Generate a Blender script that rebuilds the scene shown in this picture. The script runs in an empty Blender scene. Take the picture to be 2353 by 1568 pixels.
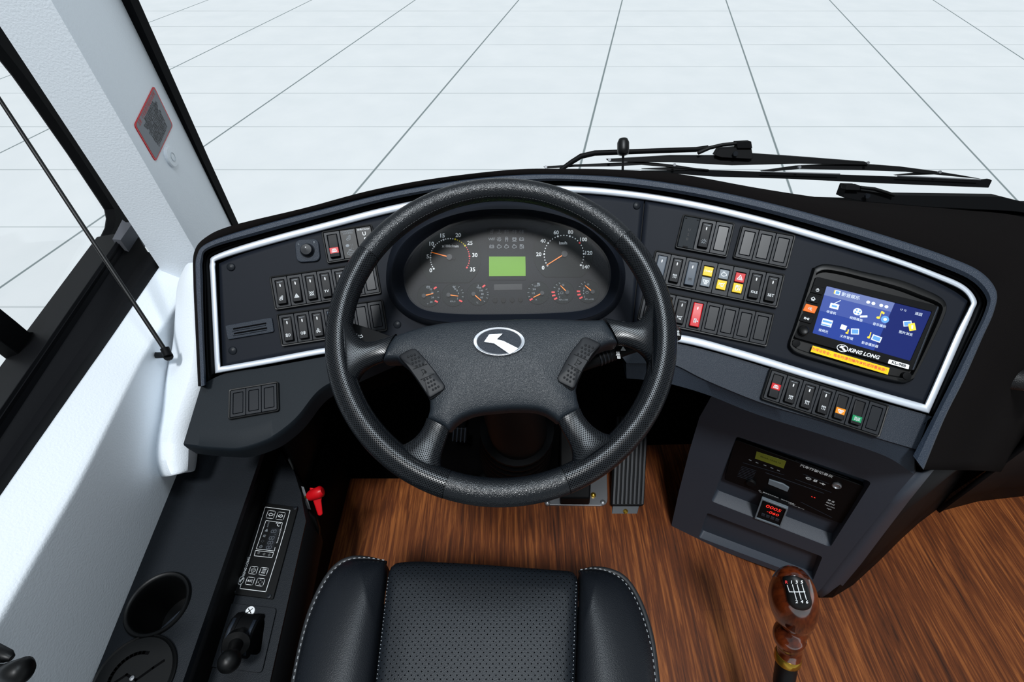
import bpy, bmesh, math, random
from mathutils import Vector, Matrix
V = Vector
SC = bpy.context.scene
COL = SC.collection
random.seed(3)

# ---------------------------------------------------------------- camera
W, H, F = 2353.0, 1568.0, 1120.0
TH = math.radians(46.6)
CAM = V((0, 0, 1.2))
AX = V((0, math.cos(TH), -math.sin(TH)))
UP = V((0, math.sin(TH), math.cos(TH)))
RT = V((1, 0, 0))
cd = bpy.data.cameras.new('camera')
cam = bpy.data.objects.new('camera', cd)
COL.objects.link(cam)
cam.location = CAM
cam.rotation_euler = (math.pi/2 - TH, 0, 0)
cd.sensor_width = 36.0
cd.lens = F/W*36.0
cd.clip_start = 0.01
cd.clip_end = 200
SC.camera = cam

# ---------------------------------------------------------------- light
wd = bpy.data.worlds.new('world')
SC.world = wd
wd.use_nodes = True
bg = wd.node_tree.nodes['Background']
bg.inputs[0].default_value = (0.87, 0.95, 1.0, 1)
bg.inputs[1].default_value = 0.33
sd = bpy.data.lights.new('sun', 'SUN')
sd.energy = 2.55
sd.angle = math.radians(9)
sd.color = (0.95, 0.98, 1.0)
so = bpy.data.objects.new('sun', sd)
COL.objects.link(so)
so.rotation_euler = V((0.05, 0.36, -0.93)).to_track_quat('-Z', 'Y').to_euler()
ld = bpy.data.lights.new('overhead_highlight', 'AREA')  # unseen overhead area light, added for highlights on wheel hub and rim
ld.energy = 10.5
ld.shape = 'RECTANGLE'
ld.size = 0.7
ld.size_y = 0.3
ld.color = (0.80, 0.91, 1.0)
lo = bpy.data.objects.new('overhead_highlight', ld)
COL.objects.link(lo)
lo.location = (0.1, 0.45, 2.3)
lo.rotation_euler = V((0, -0.05, -1)).to_track_quat('-Z', 'Y').to_euler()
SC.view_settings.view_transform = 'Standard'
SC.view_settings.look = 'None'
SC.view_settings.exposure = 0.0
SC.view_settings.gamma = 1.0
SC.view_settings.use_curve_mapping = False

# ---------------------------------------------------------------- materials
def srgb(c):
    return tuple(((x/255)/12.92 if x/255 <= 0.04045 else ((x/255+0.055)/1.055)**2.4) for x in c)
MATS = {}
def mat(name, rgb, rough=0.5, metal=0.0, spec=0.3, bump=None, emit=0.0, coat=0.0, perf=None, vary=0.0):
    if name in MATS: return MATS[name]
    m = bpy.data.materials.new(name); MATS[name] = m
    m.use_nodes = True
    nt = m.node_tree; N = nt.nodes; L = nt.links
    b = N['Principled BSDF']
    c = srgb(rgb) + (1,)
    b.inputs['Base Color'].default_value = c
    b.inputs['Roughness'].default_value = rough
    b.inputs['Metallic'].default_value = metal
    b.inputs['Specular IOR Level'].default_value = spec
    b.inputs['Coat Weight'].default_value = coat
    b.inputs['Coat Roughness'].default_value = 0.08
    if emit:
        b.inputs['Emission Color'].default_value = c
        b.inputs['Emission Strength'].default_value = emit
    last = None
    if bump or vary or perf:
        tc = N.new('ShaderNodeTexCoord')
    if bump:
        sc, st, kind = bump
        if kind == 'v':
            t = N.new('ShaderNodeTexVoronoi'); t.inputs['Scale'].default_value = sc; t.feature = 'SMOOTH_F1'; out = t.outputs['Distance']
        else:
            t = N.new('ShaderNodeTexNoise'); t.inputs['Scale'].default_value = sc; t.inputs['Detail'].default_value = 2; out = t.outputs['Fac']
        L.new(tc.outputs['Object'], t.inputs['Vector'])
        bp = N.new('ShaderNodeBump'); bp.inputs['Strength'].default_value = st; bp.inputs['Distance'].default_value = 0.0008
        L.new(out, bp.inputs['Height']); last = bp
        L.new(bp.outputs[0], b.inputs['Normal'])
    if vary:
        t2 = N.new('ShaderNodeTexNoise'); t2.inputs['Scale'].default_value = 9; t2.inputs['Detail'].default_value = 3
        L.new(tc.outputs['Object'], t2.inputs['Vector'])
        mx = N.new('ShaderNodeMix'); mx.data_type = 'RGBA'
        mx.inputs[6].default_value = tuple(x*(1-vary) for x in c[:3]) + (1,)
        mx.inputs[7].default_value = tuple(min(1, x*(1+vary)) for x in c[:3]) + (1,)
        L.new(t2.outputs['Fac'], mx.inputs[0]); L.new(mx.outputs[2], b.inputs['Base Color'])
    if perf:
        pitch, rad, src = perf
        mp = N.new('ShaderNodeMapping'); mp.inputs['Scale'].default_value = (1/pitch, 1/pitch, 1/pitch)
        mp.inputs['Rotation'].default_value = (0, 0, math.pi/4)
        L.new(tc.outputs[src], mp.inputs['Vector'])
        fr = N.new('ShaderNodeVectorMath'); fr.operation = 'FRACTION'; L.new(mp.outputs[0], fr.inputs[0])
        sb = N.new('ShaderNodeVectorMath'); sb.operation = 'SUBTRACT'; sb.inputs[1].default_value = (.5, .5, 0); L.new(fr.outputs[0], sb.inputs[0])
        ml = N.new('ShaderNodeVectorMath'); ml.operation = 'MULTIPLY'; ml.inputs[1].default_value = (1, 1, 0); L.new(sb.outputs[0], ml.inputs[0])
        ln = N.new('ShaderNodeVectorMath'); ln.operation = 'LENGTH'; L.new(ml.outputs[0], ln.inputs[0])
        mr = N.new('ShaderNodeMapRange'); mr.inputs[1].default_value = rad*0.7; mr.inputs[2].default_value = rad*1.2
        L.new(ln.outputs['Value'], mr.inputs[0])
        mx = N.new('ShaderNodeMix'); mx.data_type = 'RGBA'
        mx.inputs[6].default_value = (0.001, 0.001, 0.001, 1); mx.inputs[7].default_value = c
        L.new(mr.outputs[0], mx.inputs[0]); L.new(mx.outputs[2], b.inputs['Base Color'])
        sp = N.new('ShaderNodeMath'); sp.operation = 'MULTIPLY'; sp.inputs[1].default_value = spec
        L.new(mr.outputs[0], sp.inputs[0]); L.new(sp.outputs[0], b.inputs['Specular IOR Level'])
        b2 = N.new('ShaderNodeBump'); b2.inputs['Strength'].default_value = 0.8; b2.inputs['Distance'].default_value = 0.0009
        L.new(mr.outputs[0], b2.inputs['Height'])
        if last: L.new(last.outputs[0], b2.inputs['Normal'])
        L.new(b2.outputs[0], b.inputs['Normal'])
    return m

M_fascia = mat('fascia_plastic', (15, 20, 29), .6, spec=.18, bump=(2600, .06, 'n'))
M_shelf = mat('shelf_plastic', (18, 25, 31), .6, spec=.22, bump=(1500, .15, 'n'))
M_lip = mat('lip_plastic', (38, 48, 62), .5, spec=.35, bump=(1100, .5, 'v'))
M_strip = mat('strip_plastic', (36, 43, 53), .55, spec=.3, bump=(1200, .5, 'v'))
M_pad = mat('dash_pad_foam', (17, 15, 15), .95, spec=.04, bump=(900, .3, 'n'))
M_groove = mat('groove_plastic', (8, 10, 13), .6, spec=.15)
M_black = mat('black_plastic', (8, 9, 11), .6, spec=.12)
M_deep = mat('underside_black', (7, 7, 8), .9, spec=.03)
M_gloss = mat('gloss_black_plastic', (6, 7, 8), .42, spec=.3)
M_module = mat('switch_plastic', (20, 24, 30), .45, spec=.3, bump=(1800, .1, 'n'))
M_rocker = mat('rocker_plastic', (15, 16, 19), .5, spec=.22)
M_rockerg = mat('worn_rocker_plastic', (70, 78, 88), .45, spec=.3)
M_blank = mat('blank_cover_plastic', (18, 22, 28), .35, spec=.35)
M_silver = mat('silver_trim', (204, 211, 221), .42, metal=.3, spec=.5, bump=(1500, .15, 'n'))
M_chrome = mat('chrome', (225, 228, 232), .12, metal=1.0, spec=.5)
M_chromes = mat('satin_chrome', (176, 180, 186), .3, metal=.7, spec=.5)
M_white = mat('white_print', (235, 238, 240), .5)
M_grayp = mat('grey_print', (130, 136, 142), .5)
M_dimp = mat('dim_print', (70, 74, 80), .5)
M_dkp = mat('dark_print', (12, 13, 15), .5)
M_red = mat('red_plastic', (196, 14, 24), .35)
M_redp = mat('red_print', (226, 64, 66), .5)
M_yel = mat('yellow_plastic', (240, 196, 10), .4)
M_yelp = mat('yellow_print', (235, 215, 20), .5)
M_org = mat('orange_plastic', (240, 110, 25), .4)
M_amb = mat('amber_plastic', (232, 140, 20), .4)
M_grn = mat('green_plastic', (15, 135, 85), .4)
M_grylens = mat('grey_lens', (104, 114, 122), .3)
M_needle = mat('orange_needle', (255, 130, 20), .4, emit=.25)
M_face = mat('gauge_face', (24, 28, 29), .7, spec=.1)
M_board = mat('cluster_board', (25, 27, 31), .7, spec=.12, bump=(900, .2, 'n'))
M_lcd = mat('lcd_green', (112, 158, 58), .5, emit=.06, spec=.1)
M_leather = mat('wheel_leather', (13, 17, 22), .30, spec=.5, bump=(900, .6, 'v'))
M_perf = mat('perforated_leather', (14, 18, 23), .28, spec=.5, perf=(.0026, .26, 'UV'))
M_hub = mat('hub_vinyl', (24, 31, 38), .45, spec=.45, bump=(1150, .55, 'v'))
M_button = mat('wheel_button_rubber', (21, 23, 27), .5, spec=.3)
M_seat = mat('seat_leather', (17, 21, 27), .42, spec=.45, bump=(950, .35, 'v'))
M_seatp = mat('seat_leather_perforated', (22, 27, 33), .45, spec=.4, bump=(950, .3, 'v'), perf=(.0062, .13, 'Object'))
M_pipe = mat('seat_piping', (36, 38, 41), .5, spec=.3)
M_stitch = mat('grey_thread', (150, 154, 158), .8)
M_wall = mat('white_vinyl', (230, 236, 242), .55, spec=.25, bump=(330, .55, 'n'))
M_wall2 = mat('grey_vinyl', (196, 204, 210), .55, spec=.25, bump=(330, .7, 'n'))
M_rubber = mat('black_rubber', (9, 10, 12), .7, spec=.07)
M_sill = mat('sill_metal', (13, 14, 17), .6, spec=.12, vary=.15)
M_console = mat('console_vinyl', (16, 21, 27), .55, spec=.28, bump=(1000, .3, 'v'))
M_stack = mat('stack_plastic', (50, 56, 66), .5, spec=.3, bump=(900, .25, 'n'))
M_yelst = mat('yellow_sticker', (255, 205, 0), .5)
M_whst = mat('white_sticker', (240, 240, 240), .5)
M_graytick = mat('grey_sticker', (120, 124, 130), .5)
M_steel = mat('bare_steel', (150, 152, 156), .4, metal=.8)
M_brass = mat('brass', (196, 158, 60), .25, metal=.9)
M_darkglass = mat('dark_display', (28, 30, 33), .2, spec=.4)
M_led = mat('red_digits', (255, 50, 40), .5, emit=1.0)
M_lcd2 = mat('olive_display', (92, 96, 30), .4, emit=.1)

def wood_mat():
    m = bpy.data.materials.new('wood_vinyl_floor'); m.use_nodes = True
    N = m.node_tree.nodes; L = m.node_tree.links; b = N['Principled BSDF']
    tc = N.new('ShaderNodeTexCoord')
    mp = N.new('ShaderNodeMapping'); mp.inputs['Scale'].default_value = (110, 5, 1)
    L.new(tc.outputs['Object'], mp.inputs[0])
    n1 = N.new('ShaderNodeTexNoise'); n1.inputs['Scale'].default_value = 1.3; n1.inputs['Detail'].default_value = 6; n1.inputs['Roughness'].default_value = .65; n1.inputs['Distortion'].default_value = .6
    L.new(mp.outputs[0], n1.inputs['Vector'])
    mp2 = N.new('ShaderNodeMapping'); mp2.inputs['Scale'].default_value = (7, 1.6, 1)
    L.new(tc.outputs['Object'], mp2.inputs[0])
    n2 = N.new('ShaderNodeTexNoise'); n2.inputs['Scale'].default_value = 1.6; n2.inputs['Detail'].default_value = 3
    L.new(mp2.outputs[0], n2.inputs['Vector'])
    br = N.new('ShaderNodeTexBrick'); br.inputs['Scale'].default_value = 1.0
    br.inputs['Brick Width'].default_value = .62; br.inputs['Row Height'].default_value = .105; br.inputs['Mortar Size'].default_value = .0006
    br.inputs['Color1'].default_value = (.40, .40, .40, 1); br.inputs['Color2'].default_value = (.62, .62, .62, 1); br.inputs['Mortar'].default_value = (.42, .42, .42, 1)
    mp3 = N.new('ShaderNodeMapping'); mp3.inputs['Rotation'].default_value = (0, 0, math.pi/2)
    L.new(tc.outputs['Object'], mp3.inputs[0]); L.new(mp3.outputs[0], br.inputs['Vector'])
    cr = N.new('ShaderNodeValToRGB')
    e = cr.color_ramp.elements
    e[0].position = .30; e[0].color = srgb((44, 20, 8)) + (1,)
    e[1].position = .72; e[1].color = srgb((150, 88, 42)) + (1,)
    k = e.new(.5); k.color = srgb((94, 47, 19)) + (1,)
    ad = N.new('ShaderNodeMath'); ad.operation = 'MULTIPLY_ADD'; ad.inputs[1].default_value = .35; 
    L.new(n2.outputs['Fac'], ad.inputs[0]); 
    s1 = N.new('ShaderNodeMath'); s1.operation = 'MULTIPLY_ADD'; s1.inputs[1].default_value = .35; s1.inputs[2].default_value = -.175
    L.new(br.outputs['Color'], s1.inputs[0]); L.new(s1.outputs[0], ad.inputs[2])
    s2 = N.new('ShaderNodeMath'); s2.operation = 'ADD'; L.new(ad.outputs[0], s2.inputs[0])
    s3 = N.new('ShaderNodeMath'); s3.operation = 'MULTIPLY_ADD'; s3.inputs[1].default_value = .95; s3.inputs[2].default_value = -.15
    L.new(n1.outputs['Fac'], s3.inputs[0]); L.new(s3.outputs[0], s2.inputs[1])
    L.new(s2.outputs[0], cr.inputs[0]); L.new(cr.outputs[0], b.inputs['Base Color'])
    b.inputs['Roughness'].default_value = .5; b.inputs['Specular IOR Level'].default_value = .25
    return m

# ---------------------------------------------------------------- projection helpers
def ray(px, py): return AX + RT*((px-W/2)/F) - UP*((py-H/2)/F)
def at(px, py, d): return CAM + ray(px, py)*d
def atz(px, py, z):
    r = ray(px, py); return CAM + r*((z-CAM.z)/r.z)
def hitp(px, py, o, n, h=0.0):
    r = ray(px, py); return CAM + r*(((o + n*h) - CAM).dot(n)/r.dot(n))
class Fr:
    def __init__(s, o, x, n):
        s.o = o; s.n = n.normalized(); s.x = (x - s.n*x.dot(s.n)).normalized(); s.y = s.n.cross(s.x)
    def p(s, px, py, h=0.0):
        w = hitp(px, py, s.o, s.n, h) - s.o
        return V((w.dot(s.x), w.dot(s.y), h))
    def w(s, l): return s.o + s.x*l[0] + s.y*l[1] + s.n*l[2]
    def M(s, off=V((0, 0, 0))):
        m = Matrix.Identity(4)
        o = s.w(off)
        for i in range(3):
            m[i][0] = s.x[i]; m[i][1] = s.y[i]; m[i][2] = s.n[i]; m[i][3] = o[i]
        return m
    def sub(s, px, py, h=0.0, ang=0.0):
        o = s.w(s.p(px, py, h))
        x = s.x*math.cos(ang) + s.y*math.sin(ang)
        return Fr(o, x, s.n)
def plane3(a, b, c, x):
    n = (b-a).cross(c-a).normalized()
    if n.dot(CAM-a) < 0: n = -n
    return Fr(a, x, n)
def facet(px, py, d, tilt, yaw):
    t = math.radians(tilt); y = math.radians(yaw)
    x = V((math.cos(y), math.sin(y), 0)); f = V((-math.sin(y), math.cos(y), 0))
    up = f*math.cos(t) + V((0, 0, 1))*math.sin(t)
    return Fr(at(px, py, d), x, x.cross(up))
FC = facet(1176, 740, .80, 42, 0)
_o = FC.w(FC.p(885, 650)); FL = Fr(_o, V((math.cos(.21), math.sin(.21), 0)), facet(885, 650, .8, 42, 12).n)
_o = FC.w(FC.p(1478, 600)); FR = Fr(_o, V((math.cos(.297), -math.sin(.297), 0)), facet(1478, 600, .8, 42, -17).n)
def S(px, py, h=0.0, k=500.0):
    r = ray(px, py); ts = []
    for f in (FL, FC, FR): ts.append(((f.o + f.n*h) - CAM).dot(f.n)/r.dot(f.n))
    m = min(ts)
    return CAM + r*(m - math.log(sum(math.exp(-k*(t-m)) for t in ts))/k)

# ---------------------------------------------------------------- mesh helpers
class MB:
    def __init__(s): s.v = []; s.f = []; s.uv = {}
    def add(s, vs, fs, uvs=None):
        b = len(s.v); s.v += [V(p) for p in vs]
        for i, f in enumerate(fs):
            if uvs: s.uv[len(s.f)] = uvs[i]
            s.f.append([b+j for j in f])
        return s
    def prism(s, pts, z0, z1):
        n = len(pts)
        a = sum(pts[i][0]*pts[(i+1) % n][1]-pts[(i+1) % n][0]*pts[i][1] for i in range(n))
        if a < 0: pts = pts[::-1]
        vs = [V((p[0], p[1], z0)) for p in pts] + [V((p[0], p[1], z1)) for p in pts]
        fs = [list(range(n))[::-1], list(range(n, 2*n))] + [[i, (i+1) % n, n+(i+1) % n, n+i] for i in range(n)]
        return s.add(vs, fs)
    def box(s, cx, cy, w, h, z0, z1): return s.prism([(cx-w/2, cy-h/2), (cx+w/2, cy-h/2), (cx+w/2, cy+h/2), (cx-w/2, cy+h/2)], z0, z1)
    def ring(s, A, B, z0, z1, zi=None):
        n = len(A); zi = z1 if zi is None else zi
        vs = [V((p[0], p[1], z0)) for p in A] + [V((p[0], p[1], z1)) for p in A] + [V((p[0], p[1], zi)) for p in B] + [V((p[0], p[1], z0)) for p in B]
        fs = []
        for i in range(n):
            j = (i+1) % n
            for k in range(4):
                k2 = (k+1) % 4
                fs.append([k*n+i, k*n+j, k2*n+j, k2*n+i])
        return s.add(vs, fs)
    def cyl(s, c, r, z0, z1, n=24, ry=None, rt=None):
        ry = ry or r; rt = rt if rt is not None else 1.0
        a = [2*math.pi*i/n for i in range(n)]
        vs = [V((c[0]+r*math.cos(t), c[1]+ry*math.sin(t), z0)) for t in a] + [V((c[0]+r*rt*math.cos(t), c[1]+ry*rt*math.sin(t), z1)) for t in a]
        fs = [list(range(n))[::-1], list(range(n, 2*n))] + [[i, (i+1) % n, n+(i+1) % n, n+i] for i in range(n)]
        return s.add(vs, fs)
    def lathe(s, prof, n=32, c=(0, 0), cap=True):
        vs = []; fs = []
        for r, z in prof:
            for i in range(n):
                t = 2*math.pi*i/n; vs.append(V((c[0]+r*math.cos(t), c[1]+r*math.sin(t), z)))
        for k in range(len(prof)-1):
            for i in range(n):
                j = (i+1) % n; fs.append([k*n+i, k*n+j, (k+1)*n+j, (k+1)*n+i])
        if prof[-1][0] > 1e-5: fs.append(list(range((len(prof)-1)*n, len(prof)*n)))
        if cap and prof[0][0] > 1e-5: fs.append(list(range(n))[::-1])
        return s.add(vs, fs)
    def loft(s, rows, cu=False, cv=False, cap=False, uvs=1.0):
        m = len(rows); n = len(rows[0]); vs = [p for r in rows for p in r]
        ul = [0.0]; vl = [0.0]
        mid = rows[m//2]
        for i in range(1, n+1): ul.append(ul[-1] + (mid[i % n]-mid[i-1]).length)
        for k in range(1, m+1): vl.append(vl[-1] + max((rows[k % m][0]-rows[k-1][0]).length, (rows[k % m][n//2]-rows[k-1][n//2]).length))
        fs = []; uv = []
        for k in range(m if cv else m-1):
            for i in range(n if cu else n-1):
                j = (i+1) % n; k2 = (k+1) % m
                fs.append([k*n+i, k*n+j, k2*n+j, k2*n+i])
                uv.append([(ul[i], vl[k]), (ul[i+1], vl[k]), (ul[i+1], vl[k+1]), (ul[i], vl[k+1])])
        if cap:
            fs.append(list(range(n))[::-1]); uv.append([(0, 0)]*n)
            fs.append(list(range((m-1)*n, m*n))); uv.append([(0, 0)]*n)
        return s.add(vs, fs, uv)
    def tube(s, pts, r, n=12, closed=False, flat=1.0):
        pts = [V(p) for p in pts]; m = len(pts); rows = []
        rs = r if isinstance(r, (list, tuple)) else [r]*m
        nrm = None
        for i in range(m):
            a = pts[(i-1) % m] if (closed or i > 0) else pts[i]
            b = pts[(i+1) % m] if (closed or i < m-1) else pts[i]
            t = (b-a).normalized()
            if nrm is None: nrm = t.orthogonal().normalized()
            nrm = (nrm - t*nrm.dot(t)).normalized()
            bn = t.cross(nrm)
            rows.append([pts[i] + nrm*rs[i]*math.cos(2*math.pi*k/n) + bn*rs[i]*flat*math.sin(2*math.pi*k/n) for k in range(n)])
        return s.loft(rows, cu=True, cv=closed, cap=not closed)
    def dome(s, pts, c, prof):
        c = V((c[0], c[1], 0)); rows = []
        for sc, z in prof: rows.append([V((c.x+(p[0]-c.x)*sc, c.y+(p[1]-c.y)*sc, z)) for p in pts])
        return s.loft(rows, cu=True, cap=True)
    def stroke(s, pts, w, z0, z1, closed=False):
        pts = [V((p[0], p[1], 0)) for p in pts]
        k = len(pts) if closed else len(pts)-1
        for i in range(k):
            a = pts[i]; b = pts[(i+1) % len(pts)]; d = (b-a)
            if d.length < 1e-9: continue
            d.normalize(); n = V((-d.y, d.x, 0))*w/2; a = a-d*w/2; b = b+d*w/2
            s.prism([a-n, b-n, b+n, a+n], z0, z1)
        return s
    def text(s, body, size, x, y, z, rot=0.0, shear=0.0, bold=0.0, wide=1.0, ax='CENTER'):
        cu = bpy.data.curves.new('lettering', 'FONT'); cu.body = body; cu.size = size
        cu.align_x = ax; cu.align_y = 'CENTER'; cu.shear = shear; cu.offset = bold*size
        cu.resolution_u = 2
        o = bpy.data.objects.new('lettering', cu); COL.objects.link(o)
        dg = bpy.context.evaluated_depsgraph_get(); dg.update()
        me = bpy.data.meshes.new_from_object(o.evaluated_get(dg))
        c, sn = math.cos(rot), math.sin(rot)
        vs = []
        for v in me.vertices:
            a, b = v.co.x*wide, v.co.y
            vs.append(V((x+a*c-b*sn, y+a*sn+b*c, z)))
        s.add(vs, [list(p.vertices) for p in me.polygons])
        bpy.data.objects.remove(o); bpy.data.curves.remove(cu); bpy.data.meshes.remove(me)
        return s
    def xf(s, M): s.v = [M @ p for p in s.v]; return s
    def build(s, name, m, parent=None, bevel=0.0, solid=0.0, smooth=40, sub=0, seg=2, M=None):
        me = bpy.data.meshes.new(name)
        me.from_pydata([tuple(p) for p in s.v], [], s.f)
        if s.uv:
            ul = me.uv_layers.new(name='UVMap')
            for pi, p in enumerate(me.polygons):
                u = s.uv.get(pi)
                if u and len(u) == p.loop_total:
                    for q in range(p.loop_total): ul.data[p.loop_start+q].uv = u[q]
        me.materials.append(m)
        bm = bmesh.new(); bm.from_mesh(me); bmesh.ops.recalc_face_normals(bm, faces=bm.faces); bm.to_mesh(me); bm.free()
        me.polygons.foreach_set('use_smooth', [True]*len(me.polygons))
        try: me.set_sharp_from_angle(angle=math.radians(smooth))
        except Exception: pass
        o = bpy.data.objects.new(name, me); COL.objects.link(o)
        if parent: o.parent = parent
        if M is not None: o.matrix_world = M
        if solid:
            md = o.modifiers.new('s', 'SOLIDIFY'); md.thickness = abs(solid); md.offset = -1 if solid > 0 else 1
        if bevel:
            md = o.modifiers.new('b', 'BEVEL'); md.width = bevel; md.segments = seg; md.limit_method = 'ANGLE'; md.angle_limit = math.radians(35)
            md.harden_normals = False
        if sub:
            md = o.modifiers.new('u', 'SUBSURF'); md.levels = sub; md.render_levels = sub
        return o

def tag(o, label, cat, group=None, kind=None):
    o['label'] = label
    if cat: o['category'] = cat
    if group: o['group'] = group
    if kind: o['kind'] = kind
    return o
def thing(name, label, cat, M=None, group=None, kind=None):
    o = bpy.data.objects.new(name, None); COL.objects.link(o); o.empty_display_size = .02
    if M is not None: o.matrix_world = M
    return tag(o, label, cat, group, kind)
def struct(o, label=None):
    o['kind'] = 'structure'
    if label: o['label'] = label
    return o
def rr(pts, r, seg=4):
    """round the corners of a polygon"""
    out = []; n = len(pts); pts = [V((p[0], p[1], 0)) for p in pts]
    for i in range(n):
        p = pts[i]; a = pts[i-1]-p; b = pts[(i+1) % n]-p
        k = min(r, a.length*.45, b.length*.45); a = p+a.normalized()*k; b = p+b.normalized()*k
        for j in range(seg+1):
            t = j/seg; out.append(a*(1-t)**2 + p*2*t*(1-t) + b*t*t)
    return out
def rect(cx, cy, w, h): return [(cx-w/2, cy-h/2), (cx+w/2, cy-h/2), (cx+w/2, cy+h/2), (cx-w/2, cy+h/2)]
def cat(pts, n, closed=False, lin=False):
    """Catmull-Rom through pts, n samples uniform in index"""
    m = len(pts); out = []
    tot = m if closed else m-1
    for q in range(n):
        t = q*tot/(n if closed else n-1)
        i = min(int(t), tot-1); u = t-i
        g = lambda j: V(pts[j % m]) if closed else (V(pts[j]) if 0 <= j < m else (V(pts[0])*2-V(pts[1]) if j < 0 else V(pts[-1])*2-V(pts[-2])))
        p0, p1, p2, p3 = g(i-1), g(i), g(i+1), g(i+2)
        if lin: out.append(p1*(1-u)+p2*u); continue
        out.append(.5*((2*p1)+(p2-p0)*u+(2*p0-5*p1+4*p2-p3)*u*u+(3*p1-p0-3*p2+p3)*u**3))
    return out
def arc(pts, n):
    """resample polyline uniformly by length"""
    P = [V(p) for p in pts]; L = [0]
    for i in range(1, len(P)): L.append(L[-1]+(P[i]-P[i-1]).length)
    out = []
    for q in range(n):
        d = L[-1]*q/(n-1); i = 0
        while i < len(P)-2 and L[i+1] < d: i += 1
        u = (d-L[i])/max(1e-9, L[i+1]-L[i]); out.append(P[i]*(1-u)+P[i+1]*u)
    return out
EPS = .00025

# ================================================================= SETTING
# ---- ground outside
GZ = -1.25
g0 = atz(1430, 0, GZ); g1 = atz(1340, 355, GZ); g2 = atz(1668, 0, GZ)
kx = (g0.x-g1.x)/(g0.y-g1.y); tw = (g2.x-g0.x)
r1 = atz(900, 390, GZ).y; r2 = atz(900, 153, GZ).y; th = (r2-r1)/3
def ground_mat():
    m = bpy.data.materials.new('pale_paving'); m.use_nodes = True
    N = m.node_tree.nodes; L = m.node_tree.links; b = N['Principled BSDF']
    tc = N.new('ShaderNodeTexCoord'); sx = N.new('ShaderNodeSeparateXYZ'); L.new(tc.outputs['Object'], sx.inputs[0])
    def mth(op, a, bb=None, c=None):
        q = N.new('ShaderNodeMath'); q.operation = op
        for i, v in enumerate((a, bb, c)):
            if v is None: continue
            if isinstance(v, (int, float)): q.inputs[i].default_value = v
            else: L.new(v, q.inputs[i])
        return q.outputs[0]
    xs = mth('MULTIPLY_ADD', sx.outputs[1], -kx, sx.outputs[0])
    def joint(v, o, p, w, soft):
        f = mth('FRACT', mth('DIVIDE', mth('SUBTRACT', v, o), p))
        d = mth('MULTIPLY', mth('MINIMUM', f, mth('SUBTRACT', 1.0, f)), p)
        q = N.new('ShaderNodeMapRange'); q.inputs[1].default_value = w; q.inputs[2].default_value = w+soft
        q.inputs[3].default_value = 1; q.inputs[4].default_value = 0; L.new(d, q.inputs[0]); return q.outputs[0]
    j1 = joint(xs, g0.x-kx*g0.y, tw, .008, .008); j2 = joint(sx.outputs[1], r1, th, .004, .010)
    nz = N.new('ShaderNodeTexNoise'); nz.inputs['Scale'].default_value = 40; L.new(tc.outputs['Object'], nz.inputs['Vector'])
    n3 = N.new('ShaderNodeTexNoise'); n3.inputs['Scale'].default_value = .5; L.new(tc.outputs['Object'], n3.inputs['Vector'])
    j2b = mth('MULTIPLY', j2, mth('MULTIPLY', n3.outputs['Fac'], 1.0))
    j = mth('MAXIMUM', j1, j2b)
    n2 = N.new('ShaderNodeTexNoise'); n2.inputs['Scale'].default_value = 2.2; n2.inputs['Detail'].default_value = 6; L.new(tc.outputs['Object'], n2.inputs['Vector'])
    mx = N.new('ShaderNodeMix'); mx.data_type = 'RGBA'; L.new(n2.outputs['Fac'], mx.inputs[0])
    mx.inputs[6].default_value = srgb((220, 226, 229)) + (1,); mx.inputs[7].default_value = srgb((234, 238, 240)) + (1,)
    m2 = N.new('ShaderNodeMix'); m2.data_type = 'RGBA'; L.new(j, m2.inputs[0]); L.new(mx.outputs[2], m2.inputs[6])
    m2.inputs[7].default_value = srgb((128, 140, 142)) + (1,)
    L.new(m2.outputs[2], b.inputs['Base Color']); b.inputs['Roughness'].default_value = .8; b.inputs['Specular IOR Level'].default_value = .2
    return m
gr = MB(); gr.prism([(-40, -6), (40, -6), (40, 60), (-40, 60)], GZ-.05, GZ)
struct(gr.build('ground', ground_mat()), 'pale grey paved ground outside the windscreen')
# ---- floor
fl = MB(); fl.prism([(-.62, -.6), (1.75, -.6), (1.75, .84), (-.62, .84)], -.03, 0.0)
struct(fl.build('floor', wood_mat()), 'brown wood effect vinyl floor')

def vwall(pts, z0, z1, t=.02):
    """vertical wall over a plan polyline"""
    b = MB(); P = [V((p[0], p[1], 0)) for p in pts]
    b.loft([[V((p.x, p.y, z0)) for p in P], [V((p.x, p.y, z1)) for p in P]])
    return b
# front bulkhead under the dash and dark lower panel at the right
b = vwall([(-.7, .80), (1.9, .80)], -.05, .55); struct(b.build('wall_front', M_deep, solid=.02), 'black bulkhead in the footwell')

b = MB(); b.loft([[V((-.47, .63, -.004)), V((.20, .63, -.004)), V((.30, .73, -.004)), V((.60, .74, -.004))], [V((-.47, .66, .03)), V((.20, .66, .03)), V((.30, .75, .03)), V((.60, .755, .03))], [V((-.47, .80, .24)), V((.20, .80, .24)), V((.30, .80, .15)), V((.60, .80, .15))]]); struct(b.build('trim_6', M_deep, solid=.004), 'black sloping sheet standing in for the footwell shade')  # black sheet added over the floor to give the footwell its shade
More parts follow.
